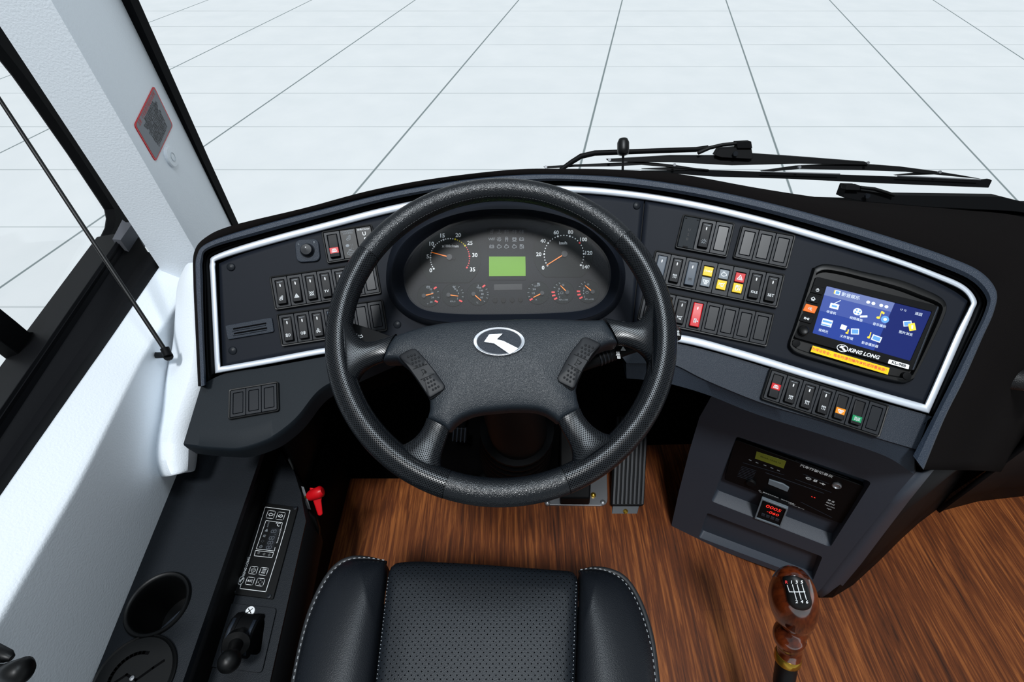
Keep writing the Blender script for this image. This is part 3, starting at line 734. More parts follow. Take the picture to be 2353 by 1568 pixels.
# ================================================================= ICONS (line drawings, unit box)
def circ(r, cx=0, cy=0, n=14, a0=0, a1=360): 
    return [(cx+r*math.cos(math.radians(a0+(a1-a0)*i/n)), cy+r*math.sin(math.radians(a0+(a1-a0)*i/n))) for i in range(n+1)]
_eng = [[(-.8,-.4),(-.8,.2),(-.5,.2),(-.5,.5),(.3,.5),(.5,.25),(.8,.25),(.8,-.4),(.4,-.4),(.2,-.6),(-.5,-.6),(-.5,-.4),(-.8,-.4)], [(-.2,.5),(-.2,.75)], [(-.4,.78),(.1,.78)]]
_wave = lambda y: [(-.8+i*.2, y+.12*math.sin(i*1.2)) for i in range(9)]
_wv = lambda x: [(x+.08*math.sin(i*1.1), -.5+i*.2) for i in range(7)]
ICON = {
 'triangle': [[(-.8,-.6),(.8,-.6),(0,.8),(-.8,-.6)], [(-.35,-.33),(.35,-.33),(0,.28),(-.35,-.33)]],
 'warn': [[(-.8,-.7),(.8,-.7),(0,.8),(-.8,-.7)], circ(.22, 0, -.25), [(-.3,-.25),(.3,-.25)]],
 'fog': [circ(.5,.35,0,10,-90,90), [(.35,.5),(.2,0),(.35,-.5)], [(-.1,.4),(-.8,.4)], [(-.1,0),(-.8,0)], [(-.1,-.4),(-.8,-.4)], [(-.5,.6),(-.4,.2),(-.5,-.2),(-.4,-.6)]],
 'fogr': [circ(.5,-.35,0,10,90,270), [(-.35,.5),(-.2,0),(-.35,-.5)], [(.1,.4),(.8,.4)], [(.1,0),(.8,0)], [(.1,-.4),(.8,-.4)], [(.5,.6),(.4,.2),(.5,-.2),(.4,-.6)]],
 'fan': [circ(.3,0,.4,8), circ(.3,.4,0,8), circ(.3,0,-.4,8), circ(.3,-.4,0,8), [(-.8,-.8),(.8,.8)], [(-.8,.8),(.8,-.8)]],
 'blades': [circ(.34,0,.42,10), circ(.34,.42,0,10), circ(.34,0,-.42,10), circ(.34,-.42,0,10), circ(.12)],
 'person': [circ(.25,0,.6,10), [(0,.3),(0,-.2),(-.5,-.7)], [(0,-.2),(.5,-.7)], [(-.6,.1),(0,.2),(.6,.1)], [(-.8,-.4),(.8,-.4)]],
 'door': [[(-.5,-.8),(.2,-.8),(.2,.8),(-.5,.8),(-.5,-.8)], circ(.15,-.15,.3,8), circ(.15,-.15,-.3,8), [(.4,0),(.9,0)], [(.7,.2),(.9,0),(.7,-.2)]],
 'horn': [[(-.8,.5),(-.8,-.1)], [(-.8,.3),(.5,.5),(.5,-.5),(-.2,-.3),(-.2,.2)], [(.5,.5),(.8,.6)], [(-.1,-.5),(.5,-.6)]],
 'heat': [_wv(-.5), _wv(0), _wv(.5), [(-.8,-.85),(.8,-.85)], [(-.65,.5),(-.5,.75),(-.35,.5)], [(-.15,.5),(0,.75),(.15,.5)], [(.35,.5),(.5,.75),(.65,.5)]],
 'defrost': [[(-.9,.5),(.9,.5),(.6,-.3),(-.6,-.3),(-.9,.5)], [(-.3,-.8),(-.2,-.2),(-.3,.4)], [(0,-.8),(.1,-.2),(0,.4)], [(.3,-.8),(.4,-.2),(.3,.4)]],
 'mirror': [[(-.8,-.6),(-.5,.6),(.5,.6),(.8,-.6),(-.8,-.6)], circ(.3,0,0,8), [(-.2,-.5),(-.2,.4)], [(.2,-.5),(.2,.4)]],
 'wave': [_wave(.5), _wave(0), _wave(-.5)],
 'wavev': [_wv(-.5), _wv(-.17), _wv(.17), _wv(.5)],
 'engine': _eng,
 'pump': [[(-.6,-.8),(-.6,.8),(.1,.8),(.1,-.8),(-.6,-.8)], [(-.45,.2),(-.05,.2),(-.05,.6),(-.45,.6),(-.45,.2)], [(.1,0),(.5,-.1),(.6,-.7),(.8,-.5),(.7,.5),(.4,.8)]],
 'battery': [[(-.8,-.5),(.8,-.5),(.8,.4),(-.8,.4),(-.8,-.5)], [(-.6,.4),(-.6,.65),(-.3,.65),(-.3,.4)], [(.3,.4),(.3,.65),(.6,.65),(.6,.4)], [(-.6,0),(-.25,0)], [(.25,0),(.6,0)]],
 'lamp': [circ(.35), [(0,.55),(0,.85)], [(0,-.55),(0,-.85)], [(.55,0),(.85,0)], [(-.55,0),(-.85,0)], [(.4,.4),(.6,.6)], [(-.4,.4),(-.6,.6)], [(.4,-.4),(.6,-.6)], [(-.4,-.4),(-.6,-.6)]],
 'car': [[(-.5,.2),(-.35,.8),(.35,.8),(.5,.2),(.5,-.1),(-.5,-.1),(-.5,.2)], [(-.5,.25),(.5,.25)], [(-.5,-.3),(-.3,-.5),(-.5,-.7),(-.3,-.9)], [(.5,-.3),(.3,-.5),(.5,-.7),(.3,-.9)]],
 'bus': [[(-.5,-.5),(-.5,.7),(.5,.7),(.5,-.5),(-.5,-.5)], [(-.4,.2),(.4,.2)], [(-.8,-.8),(.8,-.8)], [(-.7,.5),(-.7,-.2)], [(.7,.5),(.7,-.2)]],
 'temp': [[(0,-.2),(0,.8)], [(0,.6),(.3,.6)], [(0,.3),(.3,.3)], circ(.18,0,-.3,8), [(-.8,-.5),(-.4,-.65),(0,-.5),(.4,-.65),(.8,-.5)]],
 'oil': [[(-.8,.2),(-.4,.1),(-.4,-.5),(.5,-.5),(.5,.1),(.9,.4)], [(-.4,.1),(.5,.1)], [(-.1,.1),(-.1,.4)], [(-.3,.4),(.1,.4)]],
 'seat': [[(-.7,-.7),(.3,-.7),(.6,.8),(.2,.8),(0,-.2),(-.7,-.2),(-.7,-.7)], circ(.16,-.3,.3,8)],
 'power': [circ(.55,0,-.1,14,120,420), [(0,0),(0,.7)]],
 'home': [[(-.8,0),(0,.8),(.8,0)], [(-.5,.1),(-.5,-.7),(.5,-.7),(.5,.1)], [(-.15,-.7),(-.15,-.2),(.15,-.2),(.15,-.7)]],
 'phone': [circ(.6,0,-.2,10,30,190), [(-.2,-.3),(.4,-.3),(.6,-.7)], circ(.25,.3,.2,8)],
 'display': [[(-.9,-.3),(-.3,-.3),(-.3,.4),(-.9,.4),(-.9,-.3)], [(-.1,0),(.3,0)], [(.4,-.3),(.9,-.3),(.9,.4),(.4,.4),(.4,-.3)]],
 'oval': [[(p[0], p[1]*.7) for p in circ(.8)]],
 'larrow': [[(-.8,0),(-.1,.6),(-.1,.3),(.8,.3),(.8,-.3),(-.1,-.3),(-.1,-.6),(-.8,0)]],
 'rarrow': [[(.8,0),(.1,.6),(.1,.3),(-.8,.3),(-.8,-.3),(.1,-.3),(.1,-.6),(.8,0)]],
 'cycle': [circ(.6,0,0,8,20,90), circ(.6,0,0,8,110,180), circ(.6,0,0,8,200,270), circ(.6,0,0,8,290,360)],
 'usb': [[(-.8,0),(.8,0)], [(-.3,0),(0,.4),(.3,.4)], [(-.1,0),(.2,-.4),(.5,-.4)]],
 'lines': [[(-.6,.5),(.6,.5)], [(-.6,0),(.6,0)], [(-.6,-.5),(.6,-.5)], [(-.6,.5),(-.6,-.5)]],
}
def icon(b, name, cx, cy, s, z, w=.16, sy=None, rot=0.0):
    sy = sy or s; c, q = math.cos(rot), math.sin(rot)
    for pl_ in ICON[name]:
        pts = [(cx+(p[0]*c*s-p[1]*q*sy), cy+(p[0]*q*s+p[1]*c*sy)) for p in pl_]
        b.stroke(pts, w*s, z, z+.0002)

# ================================================================= SWITCHES
def module_shell(root, w, h, inner):
    o = rr(rect(0, 0, w*.965, h), .0008, 2); i = rr(rect(0, 0, *inner), .001, 2)
    b = MB(); b.ring(o, i, -.002, .0042); b.add([V((p.x, p.y, -.001)) for p in i], [list(range(len(i)))])
    return b.build('frame', M_module, root, bevel=.0004)
def sw_rocker(root, w, h, m=None, sym=None, txt=None, symm=None, flip=False, lens=None, lensm=None, slot=True):
    m = m or M_rocker; symm = symm or M_white
    iw, ih = w*.60, h*.80
    module_shell(root, w, h, (iw*1.06, ih*1.03))
    b = MB(); n = 9
    prof = []
    for k in range(n):
        t = k/(n-1); y = -ih/2+ih*t
        z = .0062 + (.0034*(t-.5)*2)*(1 if not flip else -1)*(-1) + .0014*(2*t-1)**2
        prof.append((y, z))
    rows = []
    for y, z in prof: rows.append([V((-iw/2, y, z-.0008)), V((-iw/2+.001, y, z)), V((iw/2-.001, y, z)), V((iw/2, y, z-.0008)), V((iw/2, y, -.001)), V((-iw/2, y, -.001))])
    b.loft(rows, cu=True, cap=True)
    r = b.build('rocker', m, root, bevel=.0005, smooth=30)
    def zz(y):
        t = (y+ih/2)/ih; return .0062 + (.0034*(t-.5)*2)*(1 if not flip else -1)*(-1) + .0014*(2*t-1)**2
    if slot and not lens:
        b = MB(); y = ih*.28; c_ = zz(y)+.0001; b.cyl((0, y), .0009, c_-.001, c_+.0003, 14, ry=.0026); b.build('indicator', M_white, r)
        b = MB(); y = ih*.42; c_ = zz(y)+.0001; b.box(0, y, iw*.62, .0007, c_-.001, c_+.0003); b.build('ridge_line', M_grayp, r)
    if lens:
        y = ih*lens; b = MB(); zl = zz(y); b.box(0, y, iw*.92, ih*.26, zl-.002, zl+.0012); l_ = b.build('lens', lensm, r, bevel=.0005)
        if sym: b = MB(); icon(b, sym, 0, y, iw*.30, zl+.0012, .2, sy=ih*.10); b.build('symbol', M_white, r)
        return
    if sym or txt:
        b = MB(); y = -ih*.27; z = zz(y)
        if sym: icon(b, sym, 0, y, iw*.30, z+.0007, .17)
        if txt: b.text(txt, iw*(.42 if len(txt) < 4 else .34), 0, y, z+.0009, bold=.01)
        b.build('symbol', symm, r)
def sw_blank(root, w, h, dk=False):
    o = rr(rect(0, 0, w*.965, h), .0008, 2); i = rr(rect(0, 0, w*.66, h*.80), .001, 2)
    b = MB(); b.ring(o, i, -.002, .0045); b.build('frame', M_module, root, bevel=.0004)
    i2 = rr(rect(0, 0, w*.60, h*.765), .001, 2)
    b = MB(); b.prism(i2, -.002, .0043); b.build('cover', M_blank, root, bevel=.0004)
def sw_pair(root, w, h, top, bot):
    o = rr(rect(0, 0, w*.965, h), .0008, 2); i = rr(rect(0, 0, w*.66, h*.72), .001, 2)
    b = MB(); b.ring(o, i, -.002, .0045); b.add([V((p.x, p.y, .002)) for p in i], [list(range(len(i)))]); b.build('frame', M_module, root, bevel=.0004)
    for sgn, (mm, sym, tx) in ((1, top), (-1, bot)):
        y = sgn*h*.175
        b = MB(); b.box(0, y, w*.58, h*.30, .001, .0056); l = b.build('lens', mm, root, bevel=.0005)
        b = MB()
        if tx: b.text(tx, w*.17, 0, y, .0058, bold=.02)
        else: icon(b, sym, 0, y, w*.20, .0057, .2)
        b.build('symbol', M_white, l)
def sw_usb(root, w, h, charge=False):
    o = rr(rect(0, 0, w*.965, h), .0008, 2)
    b = MB(); b.prism(o, -.002, .0045); b.build('plate', M_gloss if charge else M_shelf, root, bevel=.0006)
    b = MB()
    if charge:
        b.text('充电/Charge', w*.15, 0, h*.42, .0047)
        for i, c in enumerate('USB'): b.text(c, w*.34, 0, h*(.26-.20*i), .0047, bold=.01)
        b.build('lettering', M_white, root)
    else:
        for i, c in enumerate('USB'): b.text(c, w*.24, 0, h*(.08-.15*i), .0047, bold=.01)
        b.build('lettering', M_dkp, root)
        b = MB(); b.box(0, -h*.475, w*.3, h*.05, .002, .006); b.box(-w*.36, h*.44, w*.12, .0012, .002, .0052); b.box(w*.36, h*.44, w*.12, .0012, .002, .0052)
        b.build('latch', M_black, root)
def sw_print(root, w, h):
    o = rr(rect(0, 0, w*.965, h), .0008, 2)
    b = MB(); b.prism(o, -.002, .0045); b.build('plate', M_gloss, root, bevel=.0006)
    b = MB(); b.text('发动机故障提示', w*.11, 0, h*.43, .0047); b.text('CUT/ENG', w*.14, 0, h*.36, .0047)
    icon(b, 'seat', 0, h*.20, w*.20, .0046, .14)
    for i in range(4):
        for j in range(2): b.box(w*(.06+.1*j), h*(-.04-.05*i), .0007, .0007, .0045, .0048)
    b.cyl((-w*.16, -h*.06), w*.12, .0045, .0047, 12, ry=h*.05); icon(b, 'engine', 0, -h*.32, w*.30, .0046, .10, sy=w*.26); b.text('ENG', w*.15, 0, -h*.33, .0048)
    b.build('lettering', M_grayp, root)

def row(f, quad, n, specs, hlabel, mods, group, h0=0.0):
    tl, tr, br, bl = [f.p(*c, h0) for c in quad]
    c = (tl+tr+br+bl)/4; u = (tr-tl)+(br-bl); ang = math.atan2(u.y, u.x)
    Wd = ((tr-tl).length+(br-bl).length)/2
    v = ((tl-bl)+(tr-br))/2; nn = V((-math.sin(ang), math.cos(ang), 0)); Ht = v.dot(nn); sk = v.dot(V((math.cos(ang), math.sin(ang), 0)))/Ht
    o = f.w(c); x = f.x*math.cos(ang)+f.y*math.sin(ang); y = f.n.cross(x)
    # follow the actual side direction half way so tops line up with the photo's slant
    F2 = Fr(o, x, f.n)
    mg = .0022
    hs = thing('switch_housing', hlabel, 'switch panel', F2.M(), 'switch housings')
    O = rr(rect(0, 0, Wd+.001, Ht+.001), .004); I = rr(rect(0, 0, Wd-2*mg, Ht-2*mg), .0016)
    b = MB(); b.ring(O, I, -.003, .0052, .0046); b.build('bezel', M_gloss, hs, bevel=.0007)
    b = MB(); b.prism([(p.x, p.y) for p in I], -.003, -.0012); b.build('well', M_deep, hs)
    pw = (Wd-2*mg)/n; ph = Ht-2*mg-.0006
    for i in range(n):
        sp = specs[i]
        xx = -(Wd-2*mg)/2 + pw*(i+.5)
        M = F2.M(V((xx, 0, .0002)))
        kind, nm, lab, kw = sp
        r = thing(nm, lab, 'switch' if kind in ('rocker', 'blank') else ('indicator light' if kind == 'pair' else 'socket cover' if kind == 'usb' else 'plate'), M, group)
        {'rocker': sw_rocker, 'blank': sw_blank, 'pair': sw_pair, 'usb': sw_usb, 'print': sw_print}[kind](r, pw, ph, **kw)
def R_(lab, **k): return ('rocker', 'rocker_switch', lab, k)
def B_lank(lab): return ('blank', 'blank_switch_cover', lab, {})

row(FL, [(741,535),(852,517),(872,588),(753,606)], 3, [
  R_('black rocker switch with red lens, leftmost of the upper left trio', sym='mirror', lens=-.22, lensm=M_red),
  ('print', 'marking_plate', 'printed plate with seat and ENG symbols beside the red-lens switch', {}),
  ('usb', 'usb_cover', 'glossy plate lettered Charge USB at the upper left by the wheel rim', dict(charge=True))],
  'small three-slot switch housing above the left rows, next to the mirror joystick', None, 'upper left trio of modules')
row(FL, [(621,639),(864,601),(877,676),(635,712)], 7, [
  R_('black rocker with small seat symbol, first in the upper long left row', sym='seat'),
  R_('black rocker with triangle symbol in the upper long left row', sym='triangle'),
  R_('black rocker with crossed fan symbol in the upper long left row', sym='fan'),
  R_('black rocker lettered TV in the upper long left row', txt='TV'),
  R_('black rocker right of the TV switch, partly behind the wheel rim', sym='lamp'),
  R_('black rocker mostly hidden behind the rim, second right of the TV switch', sym='lamp'),
  B_lank('blank cover at the right end of the upper long left row')],
  'seven-slot switch housing with the TV switch, left of the wheel', None, 'modules of the upper long left row')
row(FL, [(637,724),(880,688),(891,760),(650,796)], 7, [
  R_('black rocker with front fog lamp symbol, first in the lower left row', sym='fog'),
  R_('black rocker with rear fog lamp symbol in the lower left row', sym='fogr'),
  R_('black rocker with person symbol in the lower left row', sym='person'),
  R_('worn grey rocker at the rim in the lower left row', m=M_rockerg, sym='lamp'),
  ('pair', 'indicator_light', 'yellow and black indicator pair peeking inside the wheel rim at left', dict(top=(M_yel, 'oval', None), bot=(M_black, 'oval', None))),
  B_lank('blank cover beside the yellow indicator in the lower left row'),
  B_lank('blank cover at the right end of the lower left row')],
  'seven-slot switch housing just above the lower left silver trim', None, 'modules of the lower left row')
row(FR, [(1568,494),(1686,515),(1670,593),(1552,571)], 3, [
  ('usb', 'usb_cover', 'dark textured USB cover at the top left of the right fascia', {}),
  R_('black rocker between the USB cover and a blank cover on the right fascia', sym='lamp', symm=M_grayp),
  B_lank('blank cover right of the rocker next to the dark USB cover')],
  'three-slot switch housing with the USB cover on the right fascia', None, 'upper right first trio of modules')
row(FR, [(1700,518),(1825,543),(1807,619),(1685,595)], 3, [
  B_lank('left blank cover of the three-blank housing on the right fascia'),
  B_lank('middle blank cover of the three-blank housing on the right fascia'),
  B_lank('right blank cover of the three-blank housing on the right fascia')],
  'switch housing holding only three blank covers at the upper right', None, 'blank covers of the upper right trio')
row(FR, [(1505,575),(1801,633),(1784,708),(1488,650)], 8, [
  R_('worn grey rocker at the left end of the eight-module row by the rim', m=M_rockerg, sym=None),
  R_('black rocker with wiper symbol second in the eight-module right row', sym='heat'),
  R_('worn grey rocker left of the START light', m=M_rockerg, sym='lines', symm=M_dimp),
  ('pair', 'indicator_light', 'indicator pair with yellow START above a grey symbol', dict(top=(M_yel, None, 'START'), bot=(M_grylens, 'defrost', None))),
  ('pair', 'indicator_light', 'indicator pair with grey engine lens above a yellow lens', dict(top=(M_grylens, 'engine', None), bot=(M_yel, 'horn', None))),
  ('pair', 'indicator_light', 'indicator pair with red warning lens above a yellow fuel lens', dict(top=(M_red, 'warn', None), bot=(M_yel, 'pump', None))),
  R_('black rocker lettered IDLE', txt='IDLE'),
  R_('black rocker lettered SET', txt='SET')],
  'eight-slot switch housing with the START and SET modules', None, 'modules of the eight-slot right row')
row(FR, [(1481,662),(1777,722),(1760,797),(1464,735)], 8, [
  R_('black rocker hidden behind the rim at the left end of the red-switch row', sym='lamp'),
  R_('black rocker left of the horn switch, mostly behind the rim', sym='lamp'),
  R_('black rocker with horn symbol beside the red switch', sym='horn'),
  R_('bright red rocker with door symbol', m=M_red, sym='door'),
  B_lank('blank cover immediately right of the red door switch'),
  B_lank('blank cover second right of the red door switch'),
  B_lank('blank cover third right of the red door switch'),
  B_lank('blank cover at the right end of the red-switch row')],
  'eight-slot switch housing with the red door switch', None, 'modules of the red-switch row')
# row on the lower strip, fitted to that strip's own plane
qa, qb, qc = S(1768, 847, 0), S(2039, 931, 0), S(2017, 1004, .003)
FH = plane3(qa, qb, qc, qb-qa)
row(FH, [(1768,847),(2039,931),(2017,1006),(1748,916)], 7, [
  R_('rocker with red lens, left end of the row under the screen', sym='mirror', lens=-.02, lensm=M_red),
  R_('black heater rocker with three arrows, directly right of the red-lens switch under the screen', sym='heat'),
  R_('middle of the three black heater rockers under the screen', sym='heat'),
  R_('black heater rocker with three arrows, directly left of the amber-lens switch', sym='heat'),
  R_('rocker with amber windscreen defrost lens', sym='defrost', lens=-.17, lensm=M_amb),
  R_('rocker with green wavy-line lens', sym='wave', lens=-.27, lensm=M_grn),
  B_lank('blank cover at the right end of the row under the screen')],
  'seven-slot switch housing on the textured strip under the screen', None, 'modules of the row under the screen', h0=.003)
row(SH, [(527,898),(639,880),(645,945),(530,966)], 3, [
  B_lank('left blank cover on the lower left shelf'), B_lank('middle blank cover on the lower left shelf'), B_lank('right blank cover on the lower left shelf')],
  'three-slot housing of blank covers on the lower left shelf', None, 'blank covers on the lower left shelf')

# mirror joystick
jf = FL.sub(708, 577, 0, math.radians(-3))
j = thing('mirror_joystick', 'round mirror adjuster knob on a rounded square base marked L and R', 'knob', jf.M())
b = MB(); b.prism(rr(rect(0, 0, .0365, .0365), .010, 6), -.002, .004); b.build('base', M_strip, j, bevel=.001)
b = MB(); b.lathe([(.0115, .003), (.0112, .0045), (.0098, .0055), (.0095, .010), (.0082, .0125), (0, .0135)], 32); k_ = b.build('knob', M_rockerg if False else M_module, j)
b = MB(); b.cyl((0, .003), .0009, .0125, .0140, 10); b.build('dot', M_white, k_)
b = MB(); b.text('L', .0045, -.0125, .0115, .0042); b.text('R', .0045, .0115, .0125, .0042); b.build('lettering', M_grayp, j)
# card slot
cq = [FL.p(*c) for c in ((519,749),(626,730),(631,763),(525,781))]; cc = sum(cq, V((0,0,0)))/4
cf = thing('card_slot', 'narrow black card holder with two slots near the left silver corner', 'card holder', FL.M(cc))
cl = [p-cc for p in cq]
b = MB(); b.prism(rr(cl, .003), -.002, .003); b.build('plate', M_strip, cf, bevel=.0006)
for s_ in (.33, .66):
    a = cl[0].lerp(cl[3], s_); d_ = cl[1].lerp(cl[2], s_)
    b = MB(); b.stroke([a.lerp(d_, .17), a.lerp(d_, .85)], .0022, .0028, .0034); b.build('slot', M_deep, cf)
    b = MB(); b.stroke([a.lerp(d_, .14)+V((0, -.0026, 0)), a.lerp(d_, .84)+V((0, -.0026, 0))], .0015, .0026, .0046); b.build('ridge', M_strip, cf, bevel=.0004)

# ================================================================= INSTRUMENT CLUSTER
OP = [(900,640),(908,590),(935,550),(985,515),(1050,492),(1110,482),(1165,480),(1225,483),(1290,497),(1345,520),(1392,560),(1418,600),(1424,640),(1412,685),(1385,714),(1340,732),(1260,742),(1165,744),(1060,742),(985,734),(940,715),(910,682)]
FA = [(932,627),(941,600),(965,568),(1005,538),(1060,509),(1115,498),(1170,494),(1230,499),(1288,514),(1338,540),(1372,567),(1393,598),(1400,632),(1393,670),(1372,697),(1335,712),(1260,718),(1165,720),(1060,720),(985,713),(950,693),(936,662)]
FT = [(1162+(x-1162)*1.05, 612+(y-612)*(1.30 if y < 612 else 1.08)) for x, y in OP]
cm = FC.p(1165, 612)
clu = thing('instrument_cluster', 'oval instrument cluster with speedometer, rev counter and green display behind the wheel', 'instrument cluster', FC.M(cm))
def cl_(x, y, h=0.0): p = FC.p(x, y, h); return V((p.x-cm.x, p.y-cm.y, h))
def cc_(P, h, n=132): return [cl_(q.x, q.y, h) for q in cat([V((p[0], p[1], 0)) for p in P], n, closed=True)]
mix = lambda A, B, t: [(a[0]*(1-t)+c[0]*t, a[1]*(1-t)+c[1]*t) for a, c in zip(A, B)]
b = MB(); b.loft([cc_(FT, -.004), cc_(FT, .004), cc_(mix(FT, OP, .5), .020), cc_(mix(FT, OP, .85), .028), cc_(OP, .029), cc_(mix(OP, FA, .12), .027), cc_(mix(OP, FA, .5), .014), cc_(FA, .003)], cu=True)
b.build('hood', M_fascia, clu, smooth=60)
b = MB(); fa = cc_(FA, .004); b.prism([(p.x, p.y) for p in fa], -.002, .0035); b.build('board', M_board, clu)
ZF = .0036
def dial(cx, cy, r, cut=None, m=M_face):
    c0 = cl_(cx, cy, ZF); rw = (cl_(cx+r, cy, ZF)-c0).length; ring_ = []
    for i in range(60):
        t = 2*math.pi*i/60; x, y = c0.x+rw*math.cos(t), c0.y+rw*math.sin(t)
        if cut: y = max(y, c0.y-rw*cut)
        ring_.append((x, y))
    b = MB(); b.prism(ring_, ZF-.001, ZF+.0008); d = b.build('dial', m, clu)
    b = MB(); r2 = [(c0.x+(p[0]-c0.x)*1.02, c0.y+(p[1]-c0.y)*1.02) for p in ring_]; b.ring(r2, ring_, ZF-.0005, ZF+.0016); b.build('dial_rim', M_black, clu)
    return d, c0
Zt = ZF+.0010
# rev counter
d, c0 = dial(1035, 594, 69, .80)
b = MB(); by = MB(); brd = MB()
ctr = V((1034, 593))
def ring_dots(ctr, a0, a1, n, r, sel):
    for i in range(n+1):
        a = math.radians(a0+(a1-a0)*i/n); x = ctr.x+r*math.cos(a); y = ctr.y-r*.985*math.sin(a)
        bb, big = sel(i); p = cl_(x, y, Zt); bb.cyl((p.x, p.y), .0016 if big else .0010, Zt, Zt+.0003, 10)
ring_dots(ctr, 214, -30, 35, 45, lambda i: (b if i < 20 else by if i <= 25 else brd, i % 5 == 0))
for s, x, y in (('0',990,622),('5',983,590),('10',991,561),('15',1016,542),('20',1053,541),('25',1080,559),('30',1091,587),('35',1086,620)):
    p = cl_(x, y, Zt); b.text(s, .0092, p.x, p.y, Zt+.0002, bold=.02)
p = cl_(1035, 566, Zt); b.text('x100r/min', .0066, p.x, p.y, Zt+.0002, bold=.02)
b.build('marking', M_white, d); by.build('marking', M_yelp, d); brd.build('marking', M_redp, d)
def needle(cx, cy, ex, ey, w, r, tail=.0):
    a = cl_(cx, cy, 0); e = cl_(ex, ey, 0); dr = (e-a).normalized(); nn = V((-dr.y, dr.x, 0))
    b = MB(); b.prism([a-nn*w/2, a+nn*w/2, e+nn*w*.3, e-nn*w*.3], Zt+.002, Zt+.003); q = b.build('needle', M_needle, clu)
    b = MB(); b.cyl((a.x, a.y), r, Zt, Zt+.0042, 20, rt=.9); b.build('hub', M_module, q)
    if tail: b = MB(); t = a-dr*r*1.5; b.prism([t-nn*w-dr*w, t+nn*w-dr*w, t+nn*w+dr*w*1.5, t-nn*w+dr*w*1.5], Zt+.001, Zt+.0025); b.build('counterweight', M_black, q)
needle(1034, 593, 993, 582, .0018, .0052, 1)
# speedometer
d, c0 = dial(1294, 582, 68, .80)
b = MB(); brd = MB(); ctr = V((1296, 586))
ring_dots(ctr, 213, -32, 28, 45.5, lambda i: (brd if i == 20 else b, i % 4 == 0))
for s, x, y in (('0',1248,616),('20',1238,585),('40',1248,554),('60',1278,535),('80',1311,534),('100',1340,551),('120',1352,582),('140',1346,614)):
    p = cl_(x, y, Zt); b.text(s, .0088, p.x, p.y, Zt+.0002, bold=.02)
p = cl_(1294, 559, Zt); b.text('km/h', .0066, p.x, p.y, Zt+.0002, bold=.02)
b.build('marking', M_white, d); brd.build('marking', M_redp, d)
needle(1296, 586, 1256, 611, .0018, .0056, 1)
# centre panel
cpn = [cl_(1120, 523, ZF), cl_(1209, 523, ZF), cl_(1209, 644, ZF), cl_(1121, 644, ZF)]
o_ = rr(cpn, .003); i_ = [V((p.x*.985+cpn[0].x*0, p.y, 0)) for p in o_]; cpc = sum(cpn, V((0,0,0)))/4
b = MB(); b.ring(o_, [cpc+(p-cpc)*.97 for p in o_], ZF-.001, ZF+.0012); b.build('display_frame', M_black, clu)
bw = MB(); bd = MB()
grid = [['seat','temp','fog','fogr','fogr'], [None,'lamp','car','bus','battery'], ['battery','engine','engine','engine','pump']]
for r_i, y in enumerate((533, 550, 567)):
    for c_i, x in enumerate((1130, 1147, 1164, 1182, 1198.5)):
        p = cl_(x, y, ZF)
        if grid[r_i][c_i] is None: bw.text('WIF', .0062, p.x, p.y, ZF+.0003, bold=.01)
        else: icon(bd if r_i == 0 else bw, grid[r_i][c_i], p.x, p.y, .0042, ZF+.0002, .2)
bw.build('warning_symbols', M_grayp, clu); bd.build('warning_symbols', M_dimp, clu)
b = MB(); b.prism([cl_(1124, 591, 0), cl_(1207, 591, 0), cl_(1208, 635.5, 0), cl_(1124, 636, 0)], ZF-.001, ZF+.0008); x_ = b.build('display', M_lcd, clu); x_['label'] = 'blank bright green display'
b = MB(); b.prism(rr([cl_(1135, 654, 0), cl_(1200, 653, 0), cl_(1200, 667, 0), cl_(1135, 668, 0)], .001), ZF-.001, ZF+.0006); b.build('odometer_window', M_darkglass, clu, bevel=.0003)
for x, y in ((1138,691),(1157,691),(1177,690),(1196,689)):
    p = cl_(x, y, 0); b = MB(); b.cyl((p.x, p.y), .0042, ZF, ZF+.0035, 20, rt=.9); b.build('button', M_black, clu)
# small gauges
def small(cx, cy, pv, tip, ticks, sym, symp, nums, unit, up):
    d, c0 = dial(cx, cy, 26)
    b = MB(); r_ = MB()
    P = cl_(*pv, 0)
    for a, red in ticks:
        aa = math.radians(a); q = c0 + V((math.cos(aa), math.sin(aa), 0))*.0158; dr = (q-P).normalized()
        (r_ if red else b).stroke([q-dr*(.0016 if red else .0012), q+dr*(.0016 if red else .001)], .0026 if red else .0007, Zt, Zt+.0003)
    for s, x, y in nums:
        p = cl_(x, y, 0); b.text(s, .0042, p.x, p.y, Zt+.0002, bold=.01)
    p = cl_(*symp, 0); icon(b, sym, p.x, p.y, .0030, Zt, .2)
    if unit: p = cl_(*up, 0); b.text(unit, .0038, p.x, p.y, Zt+.0002)
    b.build('marking', M_grayp, d)
    if r_.v: r_.build('marking', M_redp, d)
    needle(*pv, *tip, .0017, .0037)
small(986,679,(976,681),(997,676),[(50,1),(22,0),(-12,0),(-40,1)],'battery',(985,661),[('32',991,666),('28',994,674),('24',995,685),('20',992,695)],'V',(984,699))
small(1042,678,(1032,679),(1054,682),[(55,0),(30,0),(12,0),(-12,0),(-40,1)],'oil',(1044,660),[('10',1046,665),('8',1051,669),('6',1054,675),('2',1052,687)],'KPa 0',(1041,694))
small(1099,676,(1089,677),(1106,692),[(55,1),(30,0),(10,0),(-5,0),(-25,0),(-50,0)],'temp',(1099,659),[('120',1102,663),('100',1106,669),('80',1109,677),('60',1107,685)],'°C',(1097,697))
small(1236,673,(1245,675),(1225,685),[(125,0),(155,0),(180,0),(205,0),(225,1)],'pump',(1237,655),[('1/1',1231,659),('3/4',1227,666),('1/2',1225,675)],'R',(1232,690))
